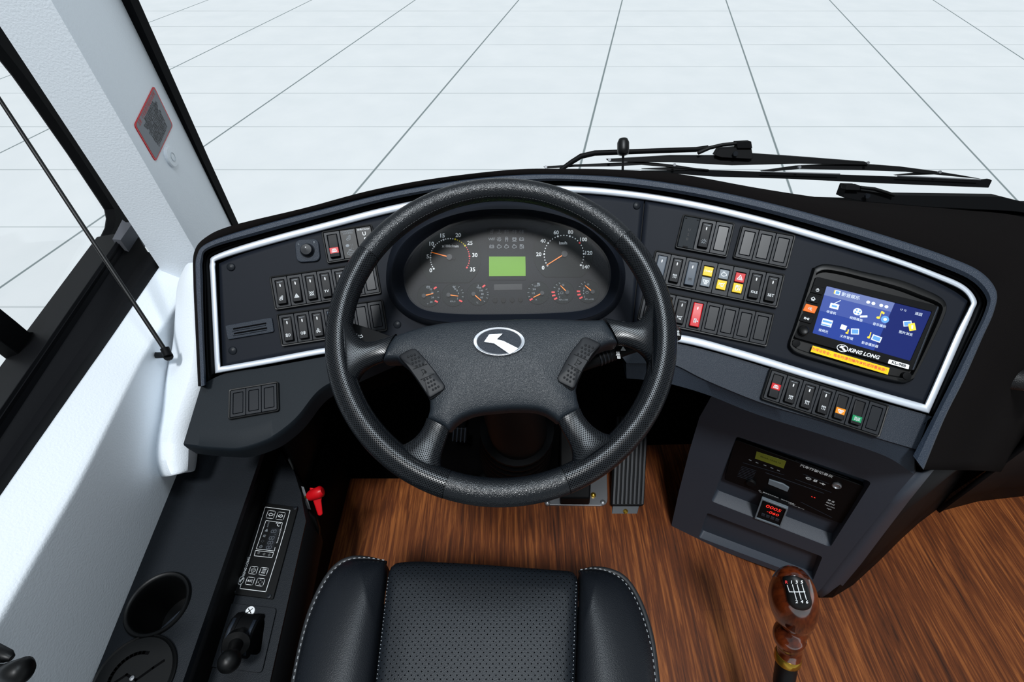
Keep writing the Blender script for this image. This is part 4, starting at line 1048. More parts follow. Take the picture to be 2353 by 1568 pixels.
small(1293,672,(1302,673),(1287,658),[(110,0),(130,0),(150,0),(180,1),(200,1),(222,1)],'oval',(1290,674),[('12',1293,656),('8',1284,665),('6',1282,670),('4',1283,677),('2',1285,684)],'KPa x100',(1294,690))
small(1351,670,(1360,672),(1343,658),[(110,0),(130,0),(150,0),(180,1),(200,1),(222,1)],'oval',(1348,673),[('12',1350,655),('8',1341,664),('6',1340,669),('4',1340,676),('2',1342,683)],'KPa x100',(1353,689))
M_lens = M_glass.copy(); M_lens.name = 'cluster_lens'; M_lens.node_tree.nodes['Glossy BSDF'].inputs['Roughness'].default_value = .45; M_lens.node_tree.nodes['Mix Shader'].inputs[0].default_value = .012
b = MB(); g_ = cc_(mix(FA, OP, .12), .006); b.prism([(p.x, p.y) for p in g_], .0102, .0112); b.build('lens', M_lens, clu)

# ================================================================= SCREEN UNIT
def poly(f, P, h=0.0): return [f.p(x, y, h) for x, y in P]
sc0 = FR.p(1985, 745)
def rl(x, y, h=0.0): p = FR.p(x, y, h); return V((p.x-sc0.x, p.y-sc0.y, h))
scr = thing('multimedia_screen', 'tilted blue multimedia screen unit with icons in a black surround', 'screen', FR.M(sc0))
OUT = [(1862,630),(1868,617),(1890,609),(1930,614),(1974,625),(2059,644),(2115,665),(2154,684),(2168,701),(2166,722),(2150,758),(2120,820),(2098,862),(2090,874),(2067,880),(2000,865),(1900,836),(1834,816),(1814,803),(1810,788),(1825,745)]
INN = [(1869,645),(1874,634),(1893,628),(1930,634),(1974,645),(2055,668),(2108,688),(2140,700),(2152,710),(2148,726),(2134,760),(2110,813),(2092,850),(2083,860),(2060,864),(2000,851),(1900,823),(1845,806),(1822,796),(1818,782),(1834,745)]
oo = [rl(q.x, q.y, .0) for q in cat([V((p[0], p[1], 0)) for p in OUT], 90, closed=True)]
ii = [rl(q.x, q.y, .0) for q in cat([V((p[0], p[1], 0)) for p in INN], 90, closed=True)]
b = MB()
def at_z(P, z): return [V((p.x, p.y, z)) for p in P]
m1 = [a.lerp(c, .25) for a, c in zip(oo, ii)]; m2 = [a.lerp(c, .7) for a, c in zip(oo, ii)]
b.loft([at_z(oo, -.002), at_z(oo, .006), at_z(m1, .009), at_z(m2, .009), at_z(ii, .002)], cu=True); b.build('surround', M_gloss, scr, smooth=50)
b = MB(); b.prism([(p.x, p.y) for p in at_z(m2, 0)], -.002, .003); b.build('backplate', M_gloss, scr)
DV = [(1870,638),(2151,706),(2092,853),(1819,776)]
SCN = [(1894.5,659),(2133,718),(2084,830),(1862,766.5)]
dv = [rl(*p) for p in DV]; sn = [rl(*p) for p in SCN]
def q4(P, u, v): return (P[0].lerp(P[1], u)).lerp(P[3].lerp(P[2], u), v)
b = MB(); b.ring(rr(dv, .004), rr([p for p in sn], .0015), .002, .009, .0085)
b.build('front_panel', M_black, scr, bevel=.0004)
# silver-grey edge of the front panel at right
b = MB(); e1 = [q4(dv, .985, .02), q4(dv, .985, .98)]; b.stroke(e1, .0016, .008, .0096); b.build('edge_strip', M_strip, scr)
def emi(name, rgb, e=.85):
    return mat(name, rgb, .3, emit=e*.42, spec=.1)
ex = thing  # alias kept short
gl = MB(); gl.prism(sn, .003, .0072); dsp = gl.build('display', emi('screen_blue', (40, 60, 132), .75), scr)
SZ = .0073
def sq(u0, v0, u1, v1, z0=SZ, z1=None): z1 = z1 or z0+.0002; return [q4(sn, u0, v0), q4(sn, u1, v0), q4(sn, u1, v1), q4(sn, u0, v1)]
b = MB(); b.prism([q4(sn, .66, .0), q4(sn, 1, 0), q4(sn, 1, 1), q4(sn, .64, 1)], SZ-.0001, SZ+.0001); b.build('dark_area', emi('screen_navy', (26, 36, 92), .75), dsp)
b = MB(); b.prism(sq(0, 0, .66, .19), SZ-.0001, SZ+.0001); b.build('title_bar', emi('screen_title', (98, 110, 156), .75), dsp)
b = MB(); b.prism(sq(.0, .19, .66, .52), SZ-.0001, SZ+.0001); b.build('upper_area', emi('screen_upper', (62, 78, 142), .7), dsp)
uu = sn[1]-sn[0]; sa = math.atan2(uu.y, uu.x); UL = uu.length
bw = MB(); by = MB(); bl = MB()
def st(bb, u, v, s, tx, **k): p = q4(sn, u, v); bb.text(tx, s*UL, p.x, p.y, SZ+.0004, rot=sa, **k)
def ell(bb, u, v, rx, ry, z=.0003, n=16): p = q4(sn, u, v); bb.cyl((p.x, p.y), rx*UL, SZ, SZ+z, n, ry=ry*UL)
def bxx(bb, u, v, w_, h_, z=.0003, a=0):
    p = q4(sn, u, v); c, s = math.cos(sa+a), math.sin(sa+a)
    bb.prism([(p.x+(x*c-y*s)*UL, p.y+(x*s+y*c)*UL) for x, y in ((-w_/2,-h_/2),(w_/2,-h_/2),(w_/2,h_/2),(-w_/2,h_/2))], SZ, SZ+z)
st(bw, .25, .09, .045, '影音娱乐')
for u, v, t in ((.12,.50,'收音机'),(.37,.50,'视频播放'),(.60,.50,'音乐播放'),(.86,.52,'图片浏览'),(.10,.90,'视频光'),(.34,.90,'文件管理'),(.58,.91,'影音播放器')): st(bw, u, v, .032, t)
st(bw, .90, .105, .034, '返回'); st(bw, .755, .10, .026, '17 12')
# radio
bxx(bw, .13, .36, .085, .055); bl2 = MB(); bxx(bl, .13, .36, .05, .02, .0005); p0 = q4(sn, .12, .31); p1 = q4(sn, .17, .22); bw.stroke([p0, p1], .0008, SZ, SZ+.0003)
# film reel
ell(bw, .36, .35, .042, .038); 
for k in range(4): a = k*math.pi/2+.5; p = q4(sn, .36, .35); bl.cyl((p.x+.022*UL*math.cos(a), p.y+.02*UL*math.sin(a)), .009*UL, SZ, SZ+.0005, 8)
bxx(bw, .43, .41, .07, .02, a=.3)
# music + disc
ell(bl, .63, .36, .038, .038, .0003); ell(bw, .63, .36, .016, .016, .0005); bxx(by, .575, .29, .008, .07); ell(by, .565, .36, .018, .013); bxx(by, .59, .245, .03, .02, a=-.4)
# pictures
bxx(bw, .84, .33, .075, .055, a=.35); bxx(bl, .84, .33, .06, .042, .0005, a=.35); bxx(by, .89, .37, .06, .075, .0007, a=.45); bxx(bw, .89, .37, .015, .035, .0009, a=.2)
# drive, files, player
bxx(bw, .11, .72, .10, .075); bxx(bl, .11, .70, .09, .02, .0005); bxx(bl, .105, .77, .09, .012, .0005)
bxx(bw, .28, .72, .055, .05, a=-.1); bxx(bw, .40, .74, .075, .06, a=.25); bxx(bl, .40, .74, .06, .045, .0005, a=.25); bxx(by, .335, .78, .012, .05); ell(by, .33, .81, .014, .010)
bxx(bw, .62, .76, .09, .06, a=-.1); bxx(bl, .62, .76, .07, .04, .0005, a=-.1); bxx(by, .55, .73, .01, .06); ell(by, .545, .78, .014, .011)
bxx(bw, .12, .08, .05, .045); bxx(bl, .12, .08, .035, .03, .0005); bxx(by, .09, .075, .008, .04)
for u in (.425,.475,.55,.60): ell(bw, u, .115, .018, .016)
bd_ = MB(); p = q4(sn, .90, .105)
bw.build('icon_shapes', emi('screen_white', (225, 234, 246), .7), dsp); bl.build('icon_shapes', emi('screen_sky', (96, 150, 214), .7), dsp); by.build('icon_shapes', emi('screen_gold', (240, 205, 70), .7), dsp)
# side buttons
for (x, y), mm, ic, nm in (((1872,669), M_black, 'power', 'power'), ((1862,689), M_black, 'home', 'home'), ((1855,711), M_org, 'phone', 'phone'), ((1847,734), M_black, 'display', 'display')):
    p = rl(x, y); c, s = math.cos(sa), math.sin(sa)
    qd = [(p.x+a*c-bb*s, p.y+a*s+bb*c) for a, bb in ((-.0088,-.0058),(.0082,-.0058),(.0098,.0058),(-.0070,.0058))]
    b = MB(); b.prism(qd, .004, .0105); k_ = b.build('button', mm, scr, bevel=.0006)
    if mm is M_org: k_['label'] = 'orange button with phone symbol'
    b = MB(); icon(b, ic, p.x, p.y, .0036, .0106, .22, rot=sa); b.build('symbol', M_white, k_)
p = rl(1839, 761); b = MB(); b.lathe([(.0088, .004), (.0088, .008), (.0070, .010), (.0070, .015), (.0055, .0165), (.0045, .0158), (0, .0158)], 32, (p.x, p.y)); b.build('volume_knob', M_gloss, scr)
for x, y in ((1824,790),(2075,864)):
    p = rl(x, y); b = MB(); b.lathe([(.0058, .002), (.0056, .0105), (.004, .0108), (0, .0108)], 20, (p.x, p.y)); b.build('screw_cap', M_black, scr)
# branding
p = rl(1929, 801); b = MB(); E_ = lambda r, ry: [(p.x+(r*math.cos(t*math.pi/18)*math.cos(sa)-ry*math.sin(t*math.pi/18)*math.sin(sa)), p.y+(r*math.cos(t*math.pi/18)*math.sin(sa)+ry*math.sin(t*math.pi/18)*math.cos(sa))) for t in range(36)]
b.ring(E_(.0078, .0056), E_(.0069, .0046), .008, .0096)
KS = [(-.62,.02),(-.30,.60),(.42,.62),(.02,.16),(.30,.10),(.80,-.42),(.50,-.66),(.20,-.50),(-.10,-.10)]
def ksh(b, cx, cy, rx, ry, rot, z0, z1):
    c, s = math.cos(rot), math.sin(rot); b.prism([(cx+x*rx*c-y*ry*s, cy+x*rx*s+y*ry*c) for x, y in KS], z0, z1)
ksh(b, p.x, p.y, .0078, .0056, sa, .008, .0096)
p = rl(1977, 813.5); b.text('KING LONG', .0078, p.x, p.y, .0096, rot=sa, shear=.25, bold=.03, wide=.98)
b.build('brand_lettering', M_white, scr)
ys_ = [rl(*p) for p in ((1862,795),(2036,846),(2032,861),(1857,809))]
b = MB(); b.prism(ys_, .0086, .0094); yst = b.build('warning_strip', M_yelst, scr); yst['label'] = 'yellow warning strip with red Chinese text'
b = MB(); p = sum(ys_, V((0,0,0)))/4; ya = math.atan2((ys_[1]-ys_[0]).y, (ys_[1]-ys_[0]).x); b.text('为保证安全，驾车时请勿操作本机或观看画面！', (ys_[1]-ys_[0]).length/20.9, p.x, p.y, .0096, rot=ya, bold=.01)
b.build('lettering', M_redp, yst)
ws_ = [rl(*p) for p in ((2035,826),(2081,839),(2079,849),(2032,835.5))]
b = MB(); b.prism(rr(ws_, .001), .0086, .0094); wst = b.build('model_label', M_whst, scr)
b = MB(); p = sum(ws_, V((0,0,0)))/4; b.text('KL-988', .0056, p.x, p.y, .0096, rot=ya, bold=.02, wide=1.15); b.build('lettering', M_dkp, wst)

# ================================================================= STEERING WHEEL
tl_ = math.radians(23); wc = at(1152, 744, .644)
WF = Fr(wc, V((1, 0, 0)), V((0, -math.sin(tl_), math.cos(tl_))))
whl = thing('steering_wheel', 'large black leather four-spoke steering wheel with perforated side grips', 'steering wheel', WF.M())
RR, TR = .2135, .0168
def wa_(x, y): p = WF.p(x, y); return math.atan2(p.y, p.x)
a_tl, a_tr = wa_(835, 580), wa_(1443, 545); a_bl, a_br = wa_(1022, 1130), wa_(1302, 1110)
def rim(a0, a1, r=TR, n=70, R=RR):
    b = MB(); rows = []
    for i in range(n+1):
        a = a0+(a1-a0)*i/n; c = V((R*math.cos(a), R*math.sin(a), 0)); rd = V((math.cos(a), math.sin(a), 0))
        rows.append([c+rd*r*math.cos(t)+V((0, 0, r*math.sin(t))) for t in [2*math.pi*k/24 for k in range(24)]])
    b.loft(rows, cu=True); return b
g = .004
rim(a_tr+g, a_tl-g, TR*.985).build('rim_grip', M_leather, whl)
rim(a_bl+g, a_br-g, TR*.985).build('rim_grip', M_leather, whl)
rim(a_tl, a_bl+2*math.pi if a_bl < 0 else a_bl, TR).build('perforated_grip', M_perf, whl)
rim(a_br, a_tr, TR).build('perforated_grip', M_perf, whl)
for a in (a_tl, a_tr, a_bl, a_br): rim(a-.006, a+.006, TR*.955, 2).build('seam', M_groove, whl)
# stitching inside of the top grip
b = MB()
for i in range(90):
    a = a_tr+.03+(a_tl-a_tr-.06)*i/89
    for da in (0,):
        c = V(((RR-TR*.93)*math.cos(a), (RR-TR*.93)*math.sin(a), TR*.36)); t = V((-math.sin(a), math.cos(a), 0))*.0014
        b.tube([c-t, c+t], .0004, 5)
b.build('stitching', M_module, whl)['kind'] = 'stuff'
def wp(x, y, h=0.0): return WF.p(x, y, h)
def spoke(L_, R__, th0, th1, z0, z1, n=22, name='spoke'):
    A = cat([V((p[0], p[1], 0)) for p in L_], n); B = cat([V((p[0], p[1], 0)) for p in R__], n); rows = []
    for i in range(n):
        t = i/(n-1); e = t*t*(3-2*t); zc = z0+(z1-z0)*e; th = th0+(th1-th0)*e
        a = wp(A[i].x, A[i].y, zc); c = wp(B[i].x, B[i].y, zc); m = (a+c)/2; d = (c-a)/2; row_ = []
        for k in range(28):
            q = 2*math.pi*k/28; cx, sy = math.cos(q), math.sin(q)
            row_.append(m+d*(abs(cx)**.75*(1 if cx > 0 else -1))+V((0, 0, th*(abs(sy)**.8*(1 if sy > 0 else -1)))))
        rows.append(row_)
    b = MB(); b.loft(rows, cu=True, cap=True); return b.build(name, M_perf, whl, smooth=70)
spoke([(912,769),(885,778),(858,786),(832,782),(812,755),(800,715),(790,672)], [(880,832),(862,838),(843,849),(828,866),(816,892),(808,925),(812,965)], .010, .0145, -.006, .0)
spoke([(1386,732),(1412,737),(1440,743),(1464,740),(1480,722),(1490,690),(1497,650)], [(1420,793),(1440,796),(1465,807),(1486,828),(1496,858),(1497,895),(1489,935)], .010, .0145, -.006, .0)
spoke([(981,962),(972,984),(955,1006),(930,1022),(905,1030),(885,1025),(868,1010)], [(1033,988),(1024,1015),(1016,1040),(1013,1065),(1020,1090),(1040,1112),(1065,1122)], .010, .0145, -.006, .0)
spoke([(1333,940),(1343,960),(1362,981),(1386,996),(1410,1000),(1432,993),(1450,975)], [(1281,969),(1294,995),(1308,1020),(1315,1045),(1312,1068),(1298,1088),(1272,1104)], .010, .0145, -.006, .0)
HB = [(907,772),(940,760),(975,750),(1018,742),(1060,738),(1105,736),(1150,735),(1205,733),(1260,733),(1300,734),(1340,736),(1388,735),(1396,745),(1409,765),(1421,790),(1400,793),(1378,802),(1357,825),(1340,852),(1328,880),(1324,898),(1328,920),(1334,941),(1310,955),(1283,970),(1271,960),(1255,950),(1235,943),(1209,941),(1175,941),(1140,944),(1110,947),(1085,952),(1062,962),(1046,974),(1032,990),(1008,976),(981,963),(987,942),(987,922),(978,902),(963,882),(947,858),(931,840),(914,828),(897,828),(879,829),(885,808),(895,788)]
hp = [wp(x, y) for x, y in HB]; hc = wp(1150, 850)
hq = arc(hp+[hp[0]], 240)[:-1]
from mathutils.geometry import delaunay_2d_cdt
def puffy(P, edge, amp, fall, step=.006):
    """soft cushion-like cover: rounded edge rings and an inflated middle over any outline"""
    b = MB(); ar = sum(P[i].x*P[(i+1) % len(P)].y-P[(i+1) % len(P)].x*P[i].y for i in range(len(P)))
    sg = 1 if ar > 0 else -1
    rings = []
    for d, z in edge:
        q = inset([(p.x, p.y) for p in P], d*sg)
        for _ in range(6 if d > .003 else 0): q = [((q[i-1][0]+q[i][0]*2+q[(i+1) % len(q)][0])/4, (q[i-1][1]+q[i][1]*2+q[(i+1) % len(q)][1])/4) for i in range(len(q))]
        rings.append([V((x, y, z)) for x, y in q])
    b.loft(rings, cu=True)
    I = [V((p.x, p.y)) for p in rings[-1]]; n = len(I)
    def ins(x, y):
        c = False
        for i in range(n):
            a, q = I[i], I[i-1]
            if (a.y > y) != (q.y > y) and x < (q.x-a.x)*(y-a.y)/(q.y-a.y)+a.x: c = not c
        return c
    pts = list(I); x0 = min(p.x for p in I); x1 = max(p.x for p in I); y0 = min(p.y for p in I); y1 = max(p.y for p in I); y = y0
    while y < y1:
        x = x0
        while x < x1:
            if ins(x, y) and min((p-V((x, y))).length for p in I) > step*.5: pts.append(V((x, y)))
            x += step
        y += step
    vo, eo, fo, _, _, _ = delaunay_2d_cdt(pts, [(i, (i+1) % n) for i in range(n)], [], 1, 1e-6)
    zt = edge[-1][1]
    vs = []
    for v in vo:
        d = min((p-v).length for p in I); vs.append(V((v.x, v.y, zt+amp*(1-math.exp(-d/fall)))))
    b.add(vs, [list(f) for f in fo]); return b
b = puffy(hq, [(.002, -.030), (.0003, -.020), (0, -.008), (.0004, -.002), (.0016, .002), (.0036, .0048), (.006, .0062)], .010, .028)
o = b.build('hub_cover', M_hub, whl, smooth=80)
wm = o.modifiers.new('weld', 'WELD'); wm.merge_threshold = .0003
# button pods
def pod(P, divs, nm, ic, rot):
    pp = [wp(x, y, .008) for x, y in P]; cx = sum(pp, V((0,0,0)))/len(pp)
    q = rr(pp, .004, 3)
    b = MB(); b.prism([cx+(p-cx)*1.035 for p in q], -.012, .0098); b.build('button_recess', M_groove, whl, bevel=.0006)
    b = MB(); b.dome(q, (cx.x, cx.y), [(1, -.01), (1, .0112), (.97, .0130), (.9, .0138), (.02, .0142)]); r = b.build('button_pod', M_button, whl)
    A, B_, C_, D_ = [wp(*p, .014) for p in divs]
    L1 = [A.lerp(D_, .36), B_.lerp(C_, .36)]; L2 = [A.lerp(D_, .64), B_.lerp(C_, .64)]
    b = MB(); b.stroke(L1, .0008, .013, .0145); b.stroke(L2, .0008, .013, .0145); b.build('dividing_line', M_groove, r)
    b = MB()
    for t0, t1 in ((.05, .32), (.68, .95)):
        for i in range(4):
            for j in range(3):
                u = .2+.6*(j+.5*(i % 2))/2.6; v = t0+(t1-t0)*i/3; p = A.lerp(B_, u).lerp(D_.lerp(C_, u), v)
                b.lathe([(.0016, .0135), (.0014, .0150), (0, .0156)], 8, (p.x, p.y))
    b.build('raised_dots', M_button, r)
    b = MB(); p = A.lerp(B_, .5).lerp(D_.lerp(C_, .5), .5); icon(b, ic, p.x, p.y, .0055, .0141, .14, rot=rot); b.build('symbol', M_groove, r)
pod([(917,821),(947,803),(958,805),(979,828),(1002,857),(1024,889),(1022,898),(990,917),(984,912),(963,880),(938,845)], [(928,818),(962,808),(1016,890),(990,905)], 'l', 'phone', -.9)
pod([(1381,794),(1347,777),(1338,778),(1312,810),(1295,840),(1279,871),(1282,880),(1314,896),(1320,892),(1337,855),(1362,815)], [(1372,798),(1336,785),(1288,868),(1316,888)], 'r', 'horn', .9)
# emblem
em = wp(1147, 787, .014); EO = WF.p(1147, 787, .014); ra = (wp(1206, 787, .014)-em).length; rb = (em-wp(1147, 820, .014)).length
b = MB(); E2 = lambda s: [(em.x+ra*s*math.cos(t*math.pi/32), em.y+rb*s*1.0*math.sin(t*math.pi/32)) for t in range(64)]
b.ring(E2(1.0), E2(.85), .008, .0185, .0175); eb_ = b.build('emblem', M_chromes, whl, bevel=.0008, seg=3); eb_['label'] = 'oval chrome badge with a white K-shaped swoosh'
b = MB(); b.prism(E2(.87), .008, .0165); b.build('emblem_field', M_strip, eb_)
KP = [(1165,272),(1203,216),(1306,210),(1262,252),(1306,262),(1418,318),(1385,345),(1352,362),(1330,345),(1240,284)]
b = MB(); b.prism([wp(740+x/3.136, 700+y/3.136, .018) for x, y in KP], .015, .0190); b.build('emblem_swoosh', M_chromes, eb_, bevel=.0005)

# ---- stalks
def stalk(name, lab, P, h0, h1, M, grp=None):
    t = thing(name, lab, 'stalk', WF.M(), grp); return t
ts = thing('turn_signal_stalk', 'flat black turn signal paddle with white arrows left of the wheel hub', 'stalk', WF.M())
b = MB(); b.prism(rr([wp(x, y, -.035) for x, y in ((800,742),(812,744),(850,756),(892,771),(930,790),(930,812),(880,792),(858,789),(825,787),(808,778),(800,770))], .003), -.041, -.033); b.build('paddle', M_black, ts, bevel=.0015)
b = MB(); p = wp(815, 770, -.033); p2 = wp(828, 774, -.033)
icon(b, 'larrow', wp(814.5, 769, -.033).x, wp(814.5, 769, -.033).y, .0042, -.0328, .14, rot=-.2); icon(b, 'rarrow', wp(828.5, 773.5, -.033).x, wp(828.5, 773.5, -.033).y, .0042, -.0328, .14, rot=-.2); b.build('arrows', M_white, ts)
b = MB(); b.tube([wp(925, 800, -.04), wp(1010, 820, -.05), wp(1090, 830, -.06)], [.010, .012, .014], 14); b.build('arm', M_black, ts)
ws = thing('wiper_stalk', 'black wiper stalk with white symbols ending right of the wheel rim', 'stalk', WF.M())
b = MB(); b.tube([wp(1230, 850, -.06), wp(1330, 835, -.055), wp(1385, 818, -.05), wp(1440, 800, -.045), wp(1500, 782, -.04)], [.014, .013, .012, .010, .0095], 18); b.build('arm', M_black, ws)
b = MB(); b.tube([wp(1500, 782, -.04), wp(1515, 778, -.04), wp(1552, 762, -.04), wp(1557, 759, -.04)], [.011, .0135, .0135, .008], 18); b.build('end_cap', M_gloss, ws)
b = MB(); 
for i in range(5): x = 1372+i*8; y = 822-i*3.2; b.tube([wp(x, y, -.05), wp(x+3, y-1.2, -.05)], .0135, 18)
b.build('grip_rings', M_module, ws)
b = MB(); p = wp(1432, 802, -.033); icon(b, 'triangle', p.x, p.y, .003, -.0335, .5); p = wp(1420, 812, -.033); icon(b, 'heat', p.x, p.y, .003, -.0335, .3); p = wp(1423, 820, -.033); icon(b, 'lines', p.x, p.y, .003, -.036, .3)
p = wp(1556, 765, -.026); icon(b, 'heat', p.x, p.y, .004, -.0262, .25); b.build('symbols', M_white, ws)
# ---- steering column
scn = thing('steering_column', 'dark steering column and bellows below the wheel hub', 'steering column', Matrix.Translation(wc))
T = lambda p: V(p)-wc
dn = -WF.n
b = MB(); b.tube([T(WF.w(wp(1155, 850, -.02))), T(WF.w(wp(1160, 865, -.08))), T(atz(1178, 930, .50)), T(atz(1190, 990, .34))], [.035, .042, .055, .060], 28); b.build('shroud', M_black, scn, smooth=50)
b = MB(); p0, p1 = atz(1188, 985, .34), atz(1183, 1050, .02); pts = []; rs = []
for i in range(29):
    t = i/28; pts.append(T(p0.lerp(p1, t))); rs.append(.072+.02*t+.005*(1 if i % 4 < 2 else -1))
b.tube(pts, rs, 28); b.build('bellows', M_rubber, scn, smooth=60)
pb_ = T(atz(1112, 1100, .012)); b = MB(); b.lathe([(.012, 0), (.012, .006), (.006, .009), (.006, .012), (0, .013)], 16); b.v = [v+pb_ for v in b.v]; b.build('bolt', M_black, scn)

# ================================================================= PEDALS
bp = thing('brake_pedal', 'black brake treadle on a bare steel floor plate', 'pedal', Matrix.Translation(atz(1325, 1120, 0)))
o_ = atz(1325, 1120, 0); fz = Fr(o_, V((1, 0, 0)), V((0, 0, 1)))
b = MB(); b.prism(rr([fz.p(x, y) for x, y in ((1258,1020),(1392,1020),(1396,1165),(1247,1163))], .02), .0, .006); pl_ = b.build('floor_plate', M_steel, bp, bevel=.001)
for x, y in ((1258,1157),(1385,1156),(1363,1139)):
    p = fz.p(x, y, .006); b = MB(); b.lathe([(.007, .004), (.007, .010), (.004, .013), (0, .014)], 12, (p.x, p.y)); b.build('bolt', M_brass if x == 1363 else M_steel, pl_)
b = MB(); A = [fz.p(x, y, .02) for x, y in ((1290,1167),(1352,1165),(1358,1155))]
b.loft([[V((fz.p(1287, 1160, .01).x, fz.p(1287, 1160, .01).y, .008)), V((fz.p(1355, 1160, .01).x, fz.p(1355, 1160, .01).y, .008)), V((fz.p(1355, 1150, .04).x, fz.p(1355, 1150, .04).y, .05)), V((fz.p(1287, 1150, .04).x, fz.p(1287, 1150, .04).y, .05))],
        [V((fz.p(1285, 1000, .1).x, fz.p(1285, 1000, .1).y, .06)), V((fz.p(1360, 1000, .1).x, fz.p(1360, 1000, .1).y, .06)), V((fz.p(1360, 1000, .1).x, fz.p(1360, 1000, .1).y, .13)), V((fz.p(1285, 1000, .1).x, fz.p(1285, 1000, .1).y, .13))]], cu=True, cap=True)
b.build('treadle', M_black, bp, bevel=.004)
ac = thing('accelerator_pedal', 'long ribbed black accelerator pedal hinged on a small steel bracket', 'pedal', Matrix.Translation(atz(1445, 1165, 0)))
a0 = atz(1405, 1163, .03); a1 = atz(1480, 1163, .03); a2 = atz(1490, 955, .13); a3 = atz(1415, 955, .13)
af = plane3(a0, a1, a2, a1-a0); ac.matrix_world = af.M()
def lp(p): w = p-af.o; return V((w.dot(af.x), w.dot(af.y), 0))
qd = [lp(a0), lp(a1), lp(a2), lp(a3)]
b = MB(); b.prism(rr(qd, .006), -.016, 0); b.build('pad', M_black, ac, bevel=.002)
for i in range(8):
    u = (i+.5)/8; p0 = qd[0].lerp(qd[1], u); p1 = qd[3].lerp(qd[2], u); b = MB(); b.stroke([p0.lerp(p1, .03), p0.lerp(p1, .97)], .0062, 0, .003); b.build('rib', M_module, ac, bevel=.0008)
h0 = [lp(atz(x, y, .018)) for x, y in ((1410,1160),(1472,1160),(1468,1190),(1409,1190))]
b = MB(); b.prism(h0, -.030, -.024); br_ = b.build('hinge_bracket', mat('grey_bracket', (46, 52, 58), .5, spec=.4), ac, bevel=.001); hc_ = lp(atz(1440, 1176, .018)); b = MB(); b.lathe([(.006, -.024), (.006, -.018), (.003, -.016), (0, -.015)], 12, (hc_.x, hc_.y)); b.build('bolt', M_brass, br_)
cp = thing('clutch_pedal', 'small black ribbed clutch pedal glimpsed through the lower wheel opening', 'pedal')
a0 = atz(1036, 1012, .16); a1 = atz(1072, 1016, .16); a2 = atz(1074, 985, .19); a3 = atz(1038, 985, .19); af = plane3(a0, a1, a2, a1-a0); cp.matrix_world = af.M(); qd = [lp(a0), lp(a1), lp(a2), lp(a3)]
b = MB(); b.prism(rr(qd, .006), -.012, 0); b.build('pad', M_black, cp, bevel=.002)
for i in range(4):
    u = (i+.5)/4; b = MB(); b.stroke([qd[0].lerp(qd[1], u), qd[3].lerp(qd[2], u)], .003, 0, .002); b.build('rib', M_strip, cp)
c_ = (qd[0]+qd[2])/2; b = MB(); b.tube([c_+V((0, 0, -.01)), c_+V((.0, .02, -.08)), c_+V((.01, .10, -.2))], .008, 10); b.build('arm', M_black, cp)

# ================================================================= CENTRE STACK
def holed(outer, holes, z0, z1):
    b = MB(); bm = bmesh.new(); loops = [outer]+holes; edges = []; allv = []
    for lp_ in loops:
        vs = [bm.verts.new((p[0], p[1], z1)) for p in lp_]; allv.append(vs)
        for i in range(len(vs)): edges.append(bm.edges.new((vs[i], vs[(i+1) % len(vs)])))
    bmesh.ops.triangle_fill(bm, use_beauty=True, use_dissolve=False, edges=edges)
    bm.verts.index_update(); b.add([v.co.copy() for v in bm.verts], [[v.index for v in f.verts] for f in bm.faces]); bm.free()
    for lp_ in loops:
        n = len(lp_); b.add([V((p[0], p[1], z1)) for p in lp_]+[V((p[0], p[1], z0)) for p in lp_], [[i, (i+1) % n, n+(i+1) % n, n+i] for i in range(n)])
    return b
ka, kb, kc = atz(1543, 1209, 0), atz(1881, 1375, 0), at(1635, 916, .90)
FS = plane3(ka, kb, kc, kb-ka)
k0 = FS.p(1760, 1150)
stk = thing('centre_stack', 'dark grey centre stack housing the tachograph, reaching from the dashboard down to the floor', 'console', FS.M(k0))
def kl(x, y, h=0.0): p = FS.p(x, y, h); return V((p.x-k0.x, p.y-k0.y, h))
OT = [(1634,912),(1700,925),(1800,955),(1913,990),(2072,1045),(2104,1086),(2040,1160),(1990,1222),(1940,1285),(1890,1350),(1876,1364),(1862,1362),(1801,1319),(1721,1290),(1640,1259),(1565,1232),(1549,1222),(1543,1207),(1560,1130),(1583,1040),(1607,960)]
H1 = [(1692,1003),(2003,1108),(1908,1258),(1634,1152)]
H2 = [(1625,1179),(1890,1280),(1868,1334),(1605,1235)]
op_ = [kl(x, y) for x, y in OT]
h1 = rr([kl(x, y) for x, y in H1], .008); h2 = rr([kl(x, y) for x, y in H2], .006)
b = holed(op_, [h1, h2], -.004, 0); b.build('front_panel', M_stack, stk, bevel=.0015)
def well(h, dz, s, nm='recess'):
    c = sum(h, V((0,0,0)))/len(h); b = MB(); inner = [V((c.x+(p.x-c.x)*s[0], c.y+(p.y-c.y)*s[1]+s[2], -dz)) for p in h]
    b.loft([[V((p.x, p.y, 0)) for p in h], [V((c.x+(p.x-c.x)*.995, c.y+(p.y-c.y)*.99, -.003)) for p in h], inner], cu=True); b.add(inner, [list(range(len(inner)))]); return b.build(nm, M_stack, stk, smooth=30)
well(h1, .022, (.97, .90, .004)); well(h2, .018, (.97, .86, -.003))
# body behind the panel
bk = [p+V((0, 0, -.004)) for p in op_]; 
b = MB(); b.loft([[V((p.x, p.y, -.001)) for p in op_], [V((p.x*1.0, p.y, -.03)) for p in op_], [V((p.x+.01, p.y+.0, -.22)) for p in op_]], cu=True); b.build('body', M_black, stk, smooth=30)
